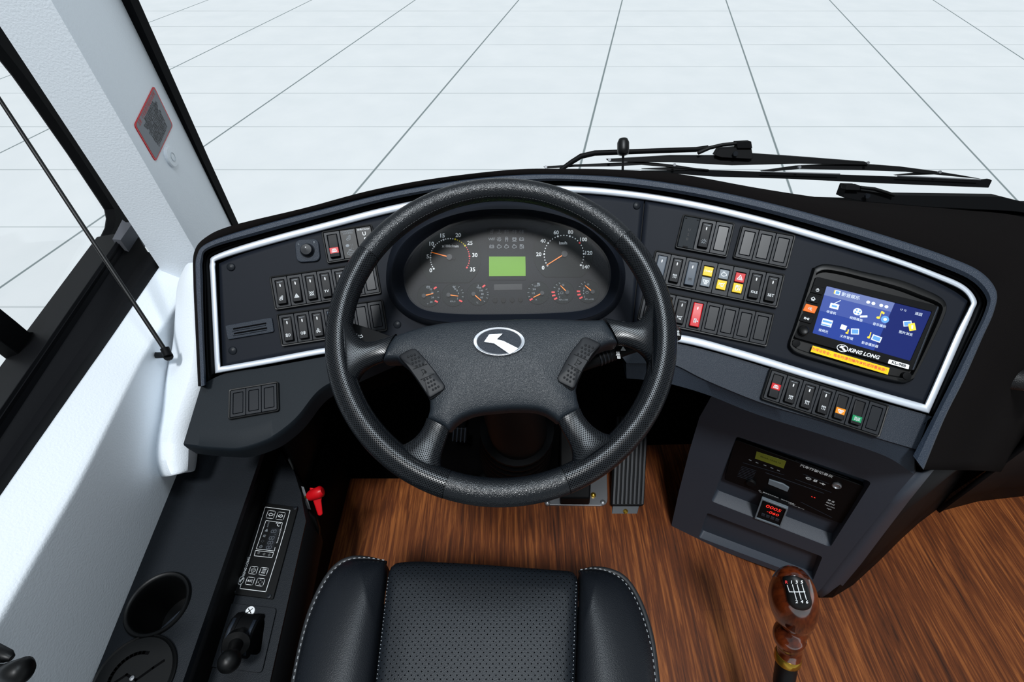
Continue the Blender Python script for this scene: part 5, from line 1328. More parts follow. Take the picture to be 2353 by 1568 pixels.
# rounded right cheek of the stack
re = [(2104,1086),(2040,1160),(1990,1222),(1940,1285),(1890,1350),(1876,1364)]
re2 = [(2149,1077),(2090,1150),(2035,1222),(1980,1295),(1930,1355),(1906,1378)]
m_ = FS.M(k0).inverted()
A = [kl(x, y) for x, y in re]; Bq = [m_ @ at(x, y, (FS.w(FS.p(*re[i]))-CAM).dot(AX)+.03) for i, (x, y) in enumerate(re2)]
b = MB(); b.loft([A, [a.lerp(c, .35)+V((0, 0, .006)) for a, c in zip(A, Bq)], Bq, [c+V((.01, 0, -.2)) for c in Bq]]); ck = b.build('right_cheek', M_stack, stk, solid=.004, smooth=70)
# black side filling towards the floor
fl_ = [atz(x, y, 0) for x, y in ((1880,1374),(1913,1374),(1960,1345),(2020,1290),(2070,1240),(2112,1202),(2160,1166))]
tp_ = [at(2110,1086,.80), at(2150,1076,.83), at(2200,1060,.87), at(2240,1040,.91), at(2280,1010,.96), at(2330,980,1.01), at(2380,960,1.06)]
b = MB(); b.loft([[m_ @ p for p in fl_], [m_ @ (p.lerp(q, .5)+V((.0, .02, 0))) for p, q in zip(fl_, tp_)], [m_ @ p for p in tp_]]); b.build('side_panel', M_black, stk, solid=.004, smooth=60)

# tachograph
t0 = kl(1800, 1105); TM = FS.M(V((k0.x+t0.x, k0.y+t0.y, -.018)))
tac = thing('tachograph', 'glossy black driving recorder with an olive display and Chinese lettering in the centre stack', 'recorder', TM)
TQ = [kl(*p, -.014)-t0 for p in ((1689,1009),(1990,1118),(1934,1203),(1664,1101))]
TQ = [V((p.x, p.y, 0)) for p in TQ]
b = MB(); b.prism(rr(TQ, .006), -.003, .006); b.build('front', mat('recorder_black', (6, 7, 9), .5, spec=.12), tac, bevel=.001)
def tq(x, y): p = kl(x, y, -.014); return V((p.x-t0.x, p.y-t0.y, 0))
ta = math.atan2((TQ[1]-TQ[0]).y, (TQ[1]-TQ[0]).x)
b = MB(); b.prism([tq(1739,1036), tq(1807,1058), tq(1801,1075), tq(1735,1052)], .005, .0066); ds = b.build('display', M_lcd2, tac, bevel=.0003)
b = MB(); p = tq(1771,1055); b.text('0km/h 13:04:19', .0058, p.x, p.y, .0068, rot=ta); b.build('digits', M_dkp, ds)
bt_ = MB(); p = tq(1876, 1081); bt_.text('汽车行驶记录仪', .0078, p.x, p.y, .0063, rot=ta, bold=.01)
p = tq(1772,1136); bt_.text('注：硬盘指示灯亮时，请勿取出硬盘！', .0042, p.x+.012, p.y, .0063, rot=ta)
p = tq(1790,1146); bt_.text('Remarks: Please do not remove the hard disk when the indicator light is on!', .0027, p.x+.005, p.y, .0063, rot=ta)
for i, t in enumerate(('硬 盘', '指示灯', 'Hard Disk', 'Light')): p = tq(1910-i*1.5, 1150+i*6); bt_.text(t, .0050 if i < 2 else .0040, p.x, p.y, .0063, rot=ta)
icon(bt_, 'oval', tq(1858,1098).x, tq(1858,1098).y, .0055, .0062, .12); bt_.text('CCC', .0038, tq(1858,1098).x, tq(1858,1098).y, .0064, rot=ta); icon(bt_, 'bus', tq(1874,1103).x, tq(1874,1103).y, .0035, .0062, .2, rot=ta); icon(bt_, 'usb', tq(1890,1110).x, tq(1890,1110).y, .0055, .0062, .15, rot=ta)
bt_.build('lettering', M_white, tac)
bt_ = MB(); L2 = lambda a, c, w=.0006: bt_.stroke([tq(*a), tq(*c)], w, .006, .0064)
L2((1708,1062),(1802,1090)); L2((1846,1088),(1905,1110)); L2((1828,1056),(1950,1098)); L2((1828,1100),(1910,1130)); L2((1760,1085),(1893,1132), .0012); L2((1840,1152),(1912,1188))
for i in range(8): L2((1705-i*1.5,1070+i*3.2),(1738-i*1.5,1081+i*3.2))
bt_.build('ridge_lines', M_strip, tac)
b = MB(); p = tq(1726,1107); b.lathe([(.010, .004), (.0095, .009), (.008, .011), (0, .011)], 24, (p.x, p.y)); b.build('knob', M_black, tac)
b = MB(); p = tq(1923,1113); b.lathe([(.0075, .004), (.0075, .009), (.006, .010), (.0045, .008), (0, .008)], 24, (p.x, p.y)); b.build('lock', M_steel, tac)
b = MB(); b.prism([tq(1768,1099), tq(1800,1109), tq(1814,1118), tq(1810,1127), tq(1765,1109)], .005, .0085); b.build('card_flap', M_grylens, tac, bevel=.0006)
for i, x in enumerate((1724,1740,1758,1774,1789)):
    b = MB(); p = tq(x, 1056+i*6); b.box(p.x, p.y, .005, .0014, .0058, .0064); b.build('key_mark', M_grayp, tac)
for x, y in ((1866,1140),(1872,1142)):
    p = tq(x, y); b = MB(); b.box(p.x, p.y, .0022, .0008, .0058, .0066); b.build('status_light', M_led, tac)
# small meter with red digits
mm0 = kl(1773, 1177, .0)
mt = thing('digital_meter', 'small clear-framed meter with two rows of red digits below the recorder', 'meter', FS.M(V((k0.x+mm0.x, k0.y+mm0.y, -.020))))
MQ = [V((p.x-mm0.x, p.y-mm0.y, 0)) for p in [kl(*c, 0) for c in ((1751,1143),(1811,1166),(1794,1209),(1735,1188))]]
ma = math.atan2((MQ[1]-MQ[0]).y, (MQ[1]-MQ[0]).x)
b = MB(); b.prism(rr(MQ, .002), 0, .022); b.build('case', M_black, mt, bevel=.0008)
cM = sum(MQ, V((0,0,0)))/4
b = MB(); o1 = rr(MQ, .002); b.ring([cM+(p-cM)*1.02 for p in o1], [cM+(p-cM)*.90 for p in o1], .018, .0245); b.build('clear_frame', M_grylens, mt, bevel=.0005)
mq = lambda u, v: (MQ[0].lerp(MQ[1], u)).lerp(MQ[3].lerp(MQ[2], u), v)
b = MB(); p = mq(.52, .27); b.text('0005', .0145, p.x, p.y, .0224, rot=ma, shear=.1); p = mq(.56, .50); b.text('-060', .0125, p.x, p.y, .0224, rot=ma, shear=.1); b.build('digits', M_led, mt)
for i in range(4):
    b = MB(); a = .18+.18*i; b.prism([mq(a, .66), mq(a+.14, .66), mq(a+.14, .78), mq(a, .78)], .021, .0232); b.build('key', M_strip, mt, bevel=.0003)

# ================================================================= LEFT SIDE CONSOLE
Z1, Z2 = .40, .325
con = thing('side_console', 'black textured side console with two steps left of the driver seat', 'console', Matrix.Translation(V((-.5, .2, 0))))
cD = V((-.5, .2, 0))
def cz(x, y, z): p = atz(x, y, z)-cD; return p
def exy(a, b, y): t = (y-a.y)/(b.y-a.y); return a+(b-a)*t
yb2 = -.62
eL = [cz(212,1568,Z1), cz(405,1095,Z1)]; eR = [cz(420,1568,Z1), cz(594,1062,Z1)]
P_ = [exy(*eL, yb2), exy(*eL, .62), exy(*eR, .62), exy(*eR, yb2)]
P_[0] = P_[0]+V((-.02, 0, 0)); P_[1] = P_[1]+V((-.02, 0, 0))
cc1 = atz(364, 1389, Z1)-cD; cc2 = atz(309, 1561, Z1)-cD
rc1 = .0405; rc2 = .050
ci = lambda c, r, n=40: [(c.x+r*math.cos(2*math.pi*i/n), c.y+r*math.sin(2*math.pi*i/n)) for i in range(n)]
b = holed(P_, [ci(cc1, rc1), ci(cc2, rc2)], Z1-.012, Z1); b.build('upper_top', M_console, con, bevel=.002)
# riser and lower top
b = MB(); r0 = exy(*eR, yb2); r1_ = exy(*eR, .62)
b.loft([[V((p.x-.0, p.y, Z1-.002)) for p in (r0, r1_)], [V((p.x-.004, p.y, Z2)) for p in (r0, r1_)]]); b.build('riser', M_black, con, solid=.01)
low = [(655,1058),(676,1084),(690,1130),(703,1198),(662,1380),(620,1568)]
lw = [cz(x, y, Z2) for x, y in low]; end = exy(lw[-2], lw[-1], yb2)
lp_ = [V((r1_.x-.02, lw[0].y+.02, 0)), V((lw[0].x-.012, lw[0].y+.02, 0))]+lw+[end, V((r0.x-.02, yb2, 0))]
q_ = atz(585, 1480, Z2)-cD
br_hole = rr([cz(x, y, Z2) for x, y in ((543,1412),(612,1417),(602,1508),(520,1500))], .010)
b = holed(lp_, [br_hole], Z2-.010, Z2); b.build('lower_top', M_console, con, bevel=.003)
sl = lw+[end]; b = MB()
b.loft([[p+V((0, 0, -.004)) for p in sl], [V((p.x+.003, p.y, Z2-.10)) for p in sl], [V((-.455+.5, p.y, .0)) for p in sl]]); b.build('side', M_black, con, solid=.006)
b = MB(); b.loft([[V((.058, -.80, 0)), V((.058, .59, 0))], [V((.058, -.80, .22)), V((.058, .59, .22))]]); b.build('side', M_black, con, solid=.01)
ex_ = lw[0].x+.012
b = MB(); b.loft([[V((.058, lw[1].y-.01, 0)), V((.058, .59, 0))], [V((ex_, lw[0].y+.004, Z2-.012)), V((ex_, .59, Z2-.012))], [V((ex_, lw[0].y+.03, .50)), V((ex_, .59, .52))]]); b.build('end_panel', M_black, con, solid=.01)
# cup holder
ch = thing('cup_holder', 'round black cup holder with raised rim in the side console', 'cup holder', Matrix.Translation(V((cc1.x, cc1.y, Z1))+V((cD.x, cD.y, 0))))
b = MB(); b.lathe([(rc1-.001, -.001), (.0455, .0005), (.0455, .0025), (.0435, .0048), (.0405, .0042), (.0385, .001), (.0375, -.012), (.036, -.085), (0, -.085)], 48, cap=False); b.build('cup', M_gloss, ch, smooth=60)
b = MB(); b.prism([(.036*math.cos(math.radians(a)), .036*math.sin(math.radians(a))) for a in range(-100, 30, 8)], -.032, -.029); b.build('spring_flap', M_strip, ch)
# lid
ldp = thing('ashtray_lid', 'round black lid with curved grooves at the bottom of the side console', 'lid', Matrix.Translation(V((cc2.x, cc2.y, Z1))+V((cD.x, cD.y, 0))))
b = MB(); b.lathe([(rc2-.001, -.006), (.0535, .0002), (.0535, .003), (.0525, .004), (.0505, .0025), (.049, .0045), (0, .005)], 48); b.build('disc', M_gloss, ldp, smooth=30)
b = MB(); b.stroke([(.030*math.cos(a), .030*math.sin(a)) for a in [math.radians(80+10*i) for i in range(14)]], .004, .0046, .0054); b.stroke([(-.028, -.01), (-.01, .004), (.006, -.002), (.022, .012), (.032, .02)], .003, .0046, .0054); b.build('finger_groove', M_deep, ldp)
b = MB(); b.lathe([(.003, .004), (.003, .0065), (0, .007)], 12); b.build('rivet', M_steel, ldp)

# climate control panel
FZ = Fr(atz(610, 1270, Z2), V((1, 0, 0)), V((0, 0, 1)))
cpq = [FZ.p(x, y) for x, y in ((602,1157),(686,1168),(629,1379),(534,1367))]
cen = sum(cpq, V((0,0,0)))/4
cl_p = thing('climate_panel', 'black air-conditioning control panel with white outlines on the side console', 'control panel', FZ.M(cen))
cq_ = [p-cen for p in cpq]
ca = math.atan2((cq_[1]-cq_[0]).y, (cq_[1]-cq_[0]).x)   # across
cu_ = math.atan2((cq_[0]-cq_[3]).y, (cq_[0]-cq_[3]).x)  # along, upwards
b = MB(); b.prism(rr(cq_, .003), -.001, .004); b.build('plate', M_gloss, cl_p, bevel=.0007)
def cpp(x, y): p = FZ.p(400+x/2.969, 1040+y/2.969)-cen; return V((p.x, p.y, 0))
wl_ = MB(); ZC = .0041
def pl(pts, closed=False, w=.0008): wl_.stroke([cpp(*p) for p in pts], w, ZC, ZC+.0003, closed)
pl([(525,715),(628,380),(797,402),(760,540),(700,740),(632,957),(456,935),(465,905)])
pl([(633,472),(745,487),(735,530)], w=.0006); pl([(633,472),(567,665),(690,680),(695,655)], w=.0006); pl([(562,676),(686,690),(674,725),(553,712)], True, .0006)
def key(x, y, ic, s=26, tx=None):
    k = cpp(x, y); u = (cpp(x+s, y+3)-k); v = (cpp(x+9*s/26*-1+0, y+s)-k)
    b = MB(); b.prism(rr([k+u+v, k+u-v, k-u-v, k-u+v], .002), .003, .0052); r = b.build('key', M_gloss, cl_p, bevel=.0004)
    b = MB(); oo_ = rr([k+(u+v)*.97, k+(u-v)*.97, k-(u+v)*.97, k-(u-v)*.97], .002); b.stroke([(p.x, p.y) for p in oo_], .0006, .0052, .0055, True)
    if tx: b.text(tx, .0056, k.x, k.y, .0056, rot=ca)
    else: icon(b, ic, k.x, k.y, .0052, .0053, .16, rot=ca)
    b.build('symbol', M_white, r)
key(667, 433, 'larrow'); key(734, 443, 'rarrow'); key(549, 812, 'blades'); key(619, 820, 'wavev'); key(527, 885, None, tx='A/C'); key(596, 893, 'cycle')
for i, (x, y, ic) in enumerate(((583,692,'blades'),(620,700,'blades'),(655,707,'blades'))): p = cpp(x, y); icon(wl_, ic, p.x, p.y, .0024, ZC, .25)
p = cpp(712, 500); wl_.text('°C', .009, p.x, p.y, ZC+.0002, rot=ca)
p = cpp(500, 785); wl_.text('KING LONG', .0056, p.x, p.y, ZC+.0002, rot=cu_, shear=.2, bold=.02)
p = cpp(722, 575); wl_.text('Thermo control 27+', .0032, p.x, p.y, ZC+.0002, rot=cu_)
p = cpp(464, 880); icon(wl_, 'oval', p.x, p.y, .0080, ZC, .14, rot=cu_); ksh(wl_, p.x, p.y, .006, .0044, cu_, ZC, ZC+.0003)
wl_.build('outlines', M_white, cl_p)
dm = MB()
for x, y, ic in ((637,538,'triangle'),(622,577,'lines'),(610,612,'cycle'),(598,650,'lamp')): p = cpp(x, y); icon(dm, ic, p.x, p.y, .0032, ZC, .2, rot=ca)
p = cpp(648, 500); dm.text('AUTO', .0034, p.x, p.y, ZC+.0002, rot=cu_)
dm.build('dim_symbols', M_grayp, cl_p)
b = MB(); b.prism([cpp(672,520), cpp(728,528), cpp(676,680), cpp(618,672)], ZC-.0002, ZC+.0002); dd = b.build('display_window', M_darkglass, cl_p)
b = MB(); p = cpp(672, 600); b.text('888.8', .0150, p.x, p.y, ZC+.0004, rot=cu_, wide=1.1); b.build('digits', M_dimp, dd)
for x, y in ((611,358),(832,387),(413,957),(655,987)):
    p = cpp(x, y); b = MB(); b.lathe([(.0036, .0035), (.0034, .0052), (.0016, .0056), (.0012, .0046), (0, .0046)], 14, (p.x, p.y)); b.build('screw', M_steel if False else M_module, cl_p)

# parking brake valve
o_ = atz(565, 1470, Z2); PBF = Fr(o_, V((1, 0, 0)), V((0, 0, 1)))
pk = thing('parking_brake_valve', 'black hand brake valve with ball-ended lever on a square plate in the side console', 'hand brake', PBF.M())
pq = [PBF.p(x, y) for x, y in ((525,1388),(637,1400),(603,1548),(481,1533))]
hol = rr([PBF.p(x, y) for x, y in ((545,1415),(612,1420),(600,1508),(522,1500))], .010)
b = holed(rr(pq, .006), [hol], -.001, .0035); b.build('plate', M_console, pk, bevel=.001)
p = PBF.p(577, 1407); b = MB(); b.lathe([(.0075, .003), (.0072, .0048), (.004, .0058), (0, .0058)], 24, (p.x, p.y)); sc1 = b.build('screw', M_white, pk)
b = MB(); b.stroke([(p.x-.003, p.y-.003), (p.x+.003, p.y+.003)], .0012, .0057, .0062); b.stroke([(p.x-.003, p.y+.003), (p.x+.003, p.y-.003)], .0012, .0057, .0062); b.build('cross', M_dkp, sc1)
def pl3(x, y, z): q = atz(x, y, Z2+z)-o_; return q
b = MB(); a = pl3(534, 1455, .0); c_ = pl3(595, 1461, .0)
# drum: half cylinder with axis across
rows = []
ax_ = (c_-a); L_ = ax_.length; ax_.normalize(); pp_ = V((-ax_.y, ax_.x, 0))
prof_ = [(-.034, -.03), (-.034, -.002), (-.030, .012), (-.018, .022), (0, .026), (.016, .023), (.026, .014), (.030, 0), (.030, -.03)]
for t, s_ in ((0, .90), (.06, 1), (.32, 1), (.325, .96), (.66, .96), (.67, 1), (.94, 1), (1, .90)):
    rows.append([a+ax_*L_*t+pp_*(u*s_)+V((0, 0, w_*s_)) for u, w_ in prof_])
b.loft(rows, cap=True); b.build('drum', M_black, pk, smooth=40)
for t in (.10, .84):
    b = MB(); q = a+ax_*L_*t; b.add([q+pp_*u+V((0, 0, w_+.0008)) for u, w_ in prof_[2:6]]+[q+ax_*.005+pp_*u+V((0, 0, w_+.0008)) for u, w_ in prof_[2:6]], [[0,1,5,4],[1,2,6,5],[2,3,7,6]]); b.build('clip', M_strip, pk, solid=.0006)
b = MB(); p1, p2, p3 = pl3(545, 1475, .028), pl3(535, 1500, .045), pl3(527, 1520, .060)
b.tube([p1.lerp(p2, -.2), p1.lerp(p2, .25), p1.lerp(p2, .3), p2, p2.lerp(p3, .3), p3], [.017, .019, .010, .0085, .010, .008], 20); lv = b.build('lever', M_gloss, pk, smooth=50)
b = MB(); n_ = 12; prof2 = [(.0155*math.sin(math.pi*i/n_), -.0155*math.cos(math.pi*i/n_)) for i in range(n_+1)]; prof2[0] = (1e-6, -.0155); prof2[-1] = (0, .0155); b.lathe(prof2, 24); b.v = [v+p3 for v in b.v]; b.build('ball', M_gloss, lv, smooth=80)

# red key valve on the side of the console
rz = Z2-.02
ro = atz(712, 1150, rz); rv = thing('red_lever_valve', 'bright red lever knob on a steel plate at the inner side of the side console', 'lever', Matrix.Translation(ro))
T = lambda p: V(p)-ro
def rq(x, y, dd=0): return T(at(400+x/2.969, 1040+y/2.969, (ro-CAM).dot(AX)+dd))
b = MB(); b.add([rq(868,232), rq(885,236), rq(933,390), rq(905,384), rq(868,232,.01), rq(885,236,.01), rq(933,390,.01), rq(905,384,.01)], [[0,1,2,3],[7,6,5,4],[0,1,5,4],[1,2,6,5],[2,3,7,6],[3,0,4,7]]); b.build('plate', M_steel, rv)
b = MB(); b.tube([rq(900,305), rq(935,300,-.01)], .003, 10); b.build('pin', M_brass, rv)
b = MB(); b.tube([rq(928,298,-.01), rq(940,292,-.012), rq(1000,268,-.02), rq(1014,262,-.02)], [.009, .0105, .011, .007], 16); hbb = b.build('boss', M_red, rv, smooth=60)
b = MB(); P4 = [(925,240),(960,245),(1000,255),(1012,290),(1005,330),(1015,420),(1000,434),(982,430),(945,320),(930,290)]; 
b.add([rq(x, y, -.014) for x, y in P4]+[rq(x, y, .0) for x, y in P4], [list(range(10)), list(range(10, 20))[::-1]]+[[i, (i+1) % 10, 10+(i+1) % 10, 10+i] for i in range(10)]); b.build('lever', M_red, rv, bevel=.002, seg=3)
b = MB(); b.tube([rq(915,400), rq(940,440,.005), rq(965,520,.01), rq(975,605,.02)], [.004, .008, .009, .004], 12); b.build('hose', M_gloss, rv)

# two dark pegs at the lower left corner
for k, (P5, lab) in enumerate((([(-80,1455,.53),(-10,1494,.51),(16,1508,.505),(27,1513,.505)], 'small black knob at the lower left, upper of two on the wall'), ([(-90,1562,.53),(0,1551,.50),(30,1546,.49),(56,1540,.49),(68,1538,.49)], 'larger black knob at the lower left corner, below the smaller one'))):
    o_ = at(*P5[1]); b = MB(); b.tube([at(*p)-o_ for p in P5], ([.0055,.006,.006,.0035] if k == 0 else [.008,.009,.011,.012,.007]), 18)
    kn = thing('armrest_knob', lab, 'knob', Matrix.Translation(o_), 'black knobs at the lower left'); b.build('grip', M_gloss, kn, smooth=60)
    b = MB(); q = at(*P5[-2])-o_; b.tube([q, q+V((-.07, 0, -.012))], .006, 10); b.build('stem', M_black, kn)

# ================================================================= SEAT
ZS = .405
seat = thing('driver_seat', 'black leather driver seat cushion with perforated centre and stitched bolsters', 'seat', Matrix.Translation(atz(1110, 1500, 0)))
so2 = atz(1110, 1500, 0)
def sp(x, y, z=ZS): p = atz(x, y, z)-so2; return V((p.x, p.y, 0))
def exl(a, b, y): t = (y-a.y)/(b.y-a.y); return a+(b-a)*t
yb3 = -.30-so2.y
fl1, fl2 = sp(884,1330), sp(857,1560); fr1, fr2 = sp(1333,1340), sp(1326,1560)
cpoly = [sp(893,1284), sp(950,1278), sp(1100,1286), sp(1250,1297), sp(1328,1303), fr1, fr2, exl(fr1, fr2, yb3), exl(fl1, fl2, yb3), fl2, fl1]
cpo = arc(rr(cpoly, .018, 4)+[rr(cpoly, .018, 4)[0]], 200)[:-1]
cx_ = sum(cpo, V((0,0,0)))/len(cpo)
b = MB(); b.dome(cpo, (cx_.x, cx_.y), [(.96, ZS-.16), (.985, ZS-.10), (1.0, ZS-.045), (.995, ZS-.018), (.975, ZS-.004), (.94, ZS+.004), (.85, ZS+.008), (.6, ZS+.008), (.3, ZS+.006), (.02, ZS+.005)])
b.build('centre_cushion', M_seatp, seat, smooth=70)
def bolster(outer, inner):
    P = [sp(x, y) for x, y in outer]; Q = [sp(x, y) for x, y in inner]
    Pe = exl(P[-2], P[-1], yb3); Qe = exl(Q[-2], Q[-1], yb3)
    A = cat([p for p in P], 60)+[P[-1].lerp(Pe, t/10) for t in range(1, 11)]
    Bq = arc(Q+[Qe], len(A))
    return A, Bq
bl_o = [(884,1290),(840,1279),(800,1279),(768,1296),(738,1335),(710,1395),(688,1470),(668,1568)]
bl_i = [(886,1296),(884,1330),(857,1560)]
br_o = [(1333,1312),(1365,1303),(1400,1306),(1432,1320),(1458,1350),(1482,1400),(1502,1470),(1515,1568)]
br_i = [(1332,1318),(1333,1340),(1326,1560)]
for o_b, i_b in ((bl_o, bl_i), (br_o, br_i)):
    A, Bq = bolster(o_b, i_b); rows = []
    SE = [(1.0, -.016), (.97, .002), (.88, .014), (.7, .024), (.5, .028), (.3, .022), (.15, .012), (.05, .0), (0.0, -.012), (-.015, -.03)]
    m = len(A)
    for t, z in SE:
        r = []
        for i in range(m):
            k = min(1, (i/12.0))**.6 if i < 12 else 1
            p = A[i].lerp(Bq[i], t); r.append(V((p.x, p.y, ZS+(z if z < 0 else z*k))))
        rows.append(r)
    cen_ = Bq[30]
    for sc2, dz in ((.99, -.08), (.93, -.16)):
        rows.append([V((cen_.x+(A[i].x-cen_.x)*sc2, A[i].y-.006*(1-sc2)*10, ZS+dz)) for i in range(m)])
    b = MB(); b.loft(rows); b.build('side_bolster', M_seat, seat, smooth=70)
    pipe = [V((p.x, p.y, ZS-.012)) for p in A]
    b = MB(); b.tube(pipe, .0042, 10); pp2 = b.build('piping', M_pipe, seat)
    b = MB(); L3 = arc([A[i].lerp(Bq[i], .045)+V((0, 0, ZS+.0035-.0)) for i in range(m)], 170)
    for i in range(0, 168): 
        if i % 2 == 0: b.tube([L3[i].lerp(L3[i+1], .0)+V((0, 0, .0012)), L3[i].lerp(L3[i+1], .9)+V((0, 0, .0012))], .0007, 5)
    q = b.build('stitching', M_stitch, seat); q['kind'] = 'stuff'
# seam stitches beside the centre
for a_, c_ in ((fl1, fl2), (fr1, fr2)):
    b = MB(); e_ = exl(a_, c_, -.12-so2.y); s0 = a_
    for i in range(75):
        p = s0.lerp(e_, i/75)+V((.006 if a_ is fl1 else -.006, 0, ZS+.0025)); b.lathe([(.0008, -.001), (.0007, .0004), (0, .0006)], 6, (0, 0)); 
        for k in range(len(b.v)-13-5, len(b.v)): pass
        n_new = 18; 
        for k in range(len(b.v)-n_new, len(b.v)): b.v[k] = b.v[k]+p
    q = b.build('seam_stitching', M_grayp, seat); q['kind'] = 'stuff'
b = MB(); z0s = ZS-.16
bp_ = [sp(760,1340), sp(1440,1350), exl(sp(1440,1350), sp(1470,1560), yb3), exl(sp(760,1340), sp(720,1560), yb3)]
b.prism(rr(bp_, .03), z0s-.04, z0s+.06); b.build('cushion_pan', M_black, seat, bevel=.006)
c_ = sum(bp_, V((0,0,0)))/4; b = MB(); b.prism([c_+(p-c_)*.6 for p in bp_], 0, z0s-.04); b.build('pedestal', M_black, seat, bevel=.01)

# ================================================================= GEAR LEVER
gl_ = thing('gear_lever', 'gear lever with polished reddish-brown wooden knob and brass ring', 'gear lever', Matrix.Translation(atz(1745, 1830, 0)))
go = atz(1745, 1830, 0); T = lambda p: V(p)-go
gd = .74
def gp(x, y, d): return T(at(x, y, d))
kn = [(1823,1317,.700,4),(1823,1321,.702,18),(1822,1328,.706,30),(1822,1338,.712,39),(1822,1352,.720,46.5),(1822,1368,.728,50.5),(1823,1385,.736,51),(1825,1402,.744,48),(1828,1418,.750,42),(1829,1430,.754,35),(1826,1441,.757,31.5),(1820,1449,.760,32),(1815,1458,.763,34.5),(1814,1467,.766,34),(1815,1476,.769,30),(1815,1486,.772,26.5),(1814,1497,.775,26),(1812,1508,.778,26)]
pts = [gp(x, y, d) for x, y, d, r in kn]; rs = [r*d/F for x, y, d, r in kn]
m = mat('polished_wood', (96, 32, 16), .12, spec=.6, coat=.9)
nt = m.node_tree; N = nt.nodes; L = nt.links
tc = N.new('ShaderNodeTexCoord'); mp = N.new('ShaderNodeMapping'); mp.inputs['Scale'].default_value = (60, 60, 14); L.new(tc.outputs['Object'], mp.inputs[0])
nz = N.new('ShaderNodeTexNoise'); nz.inputs['Scale'].default_value = 1.2; nz.inputs['Detail'].default_value = 5; L.new(mp.outputs[0], nz.inputs['Vector'])
cr = N.new('ShaderNodeValToRGB'); cr.color_ramp.elements[0].position = .35; cr.color_ramp.elements[0].color = srgb((40, 12, 6))+(1,); cr.color_ramp.elements[1].position = .75; cr.color_ramp.elements[1].color = srgb((118, 50, 20))+(1,)
L.new(nz.outputs['Fac'], cr.inputs[0]); L.new(cr.outputs[0], N['Principled BSDF'].inputs['Base Color'])
pc_ = cat(pts, 70); rc_ = [r_.x for r_ in cat([V((r, 0, 0)) for r in rs], 70)]
b = MB(); b.tube(pc_, rc_, 36); kb_ = b.build('knob', m, gl_, smooth=80)
b = MB(); b.tube([gp(1812,1503,.777), gp(1811,1506,.778), gp(1809,1516,.782), gp(1808,1519,.783)], [.0185, .0195, .0195, .0175], 32); b.build('brass_ring', M_brass, gl_, smooth=40)
b = MB(); b.tube([gp(1810,1512,.78), gp(1801,1568,.80), V((0, 0, .16)), V((-.0, 0, .0))], [.0165, .0163, .016, .016], 24); b.build('shaft', M_gloss, gl_, smooth=60)
b = MB(); b.lathe([(.07, 0), (.065, .02), (.045, .06), (.03, .10), (.02, .13)], 28); b.build('boot', M_rubber, gl_)
# shift pattern plate on the knob: projected on its surface
def onk(x, y, off=.0012):
    """point on the knob surface under the camera ray (sphere-chain march)"""
    r = ray(x, y).normalized(); best = None; t = .5
    P_w = [p+go for p in pc_]
    for _ in range(80):
        p = CAM+r*t; dmin = min((p-P_w[i]).length-rc_[i] for i in range(0, 70, 1))
        if dmin < off: break
        t += max(.0003, (dmin-off)*.8)
    return T(CAM+r*t)
def kx(x, y): return (1640+x/4.781, 1240+y/4.781)
PLT = [(752,425),(790,405),(870,400),(950,420),(1000,450),(1040,530),(1065,620),(1080,700),(1060,755),(1000,782),(920,775),(860,745),(815,690),(795,600),(780,510)]
cxp = (925, 600)
rowsP = []
pp3 = cat([V((x, y, 0)) for x, y in PLT], 48, closed=True)
for s_ in (1.0, .96, .7, .4, .1):
    rowsP.append([onk(*kx(cxp[0]+(p.x-cxp[0])*s_, cxp[1]+(p.y-cxp[1])*s_), .0004 if s_ == 1.0 else .0016) for p in pp3])
b = MB(); b.loft(rowsP, cu=True, cap=True); plt_ = b.build('shift_pattern_plate', M_gloss, kb_, smooth=60)
# white lines and figures lie on the plate
cpl = onk(*kx(*cxp), .002); e1 = (onk(*kx(1005,600), .002)-cpl).normalized(); e2 = (onk(*kx(925,500), .002)-cpl); e2 = (e2-e1*e2.dot(e1)).normalized(); e3 = e1.cross(e2)
def conform(bm_, m_, nm):
    out = []
    for v in bm_.v:
        out.append(onk(*kx(v.x, v.y), .0021+v.z))
    bm_.v = out; return bm_.build(nm, m_, plt_)
lb = MB()
for P6 in (((808,505),(832,575),(1000,577)), ((865,500),(908,658)), ((918,500),(960,658)), ((972,500),(1018,660))):
    q = arc([V((x, y, 0)) for x, y in P6], 12)
    if len(P6) == 3: lb.stroke([(808,505),(832,577)], 8, 0, .0001); lb.stroke([(832,577),(915,578),(1000,577)], 8, 0, .0001)
    else: lb.stroke([P6[0], ((P6[0][0]+P6[1][0])/2, (P6[0][1]+P6[1][1])/2), P6[1]], 8, 0, .0001)
def ktext(s, x, y, bb):
    t = MB(); t.text(s, 46, 0, 0, 0, bold=.03, wide=1.15); t.v = [V((x+v.x, y-v.y, 0)) for v in t.v]; bb.add(t.v, t.f)
for s, x, y in (('1',855,472),('3',912,472),('5',968,472),('2',912,686),('4',970,686),('6',1026,690)): ktext(s, x, y, lb)
conform(lb, M_white, 'figures'); rb_ = MB(); ktext('R', 798, 472, rb_); conform(rb_, M_redp, 'reverse_letter')

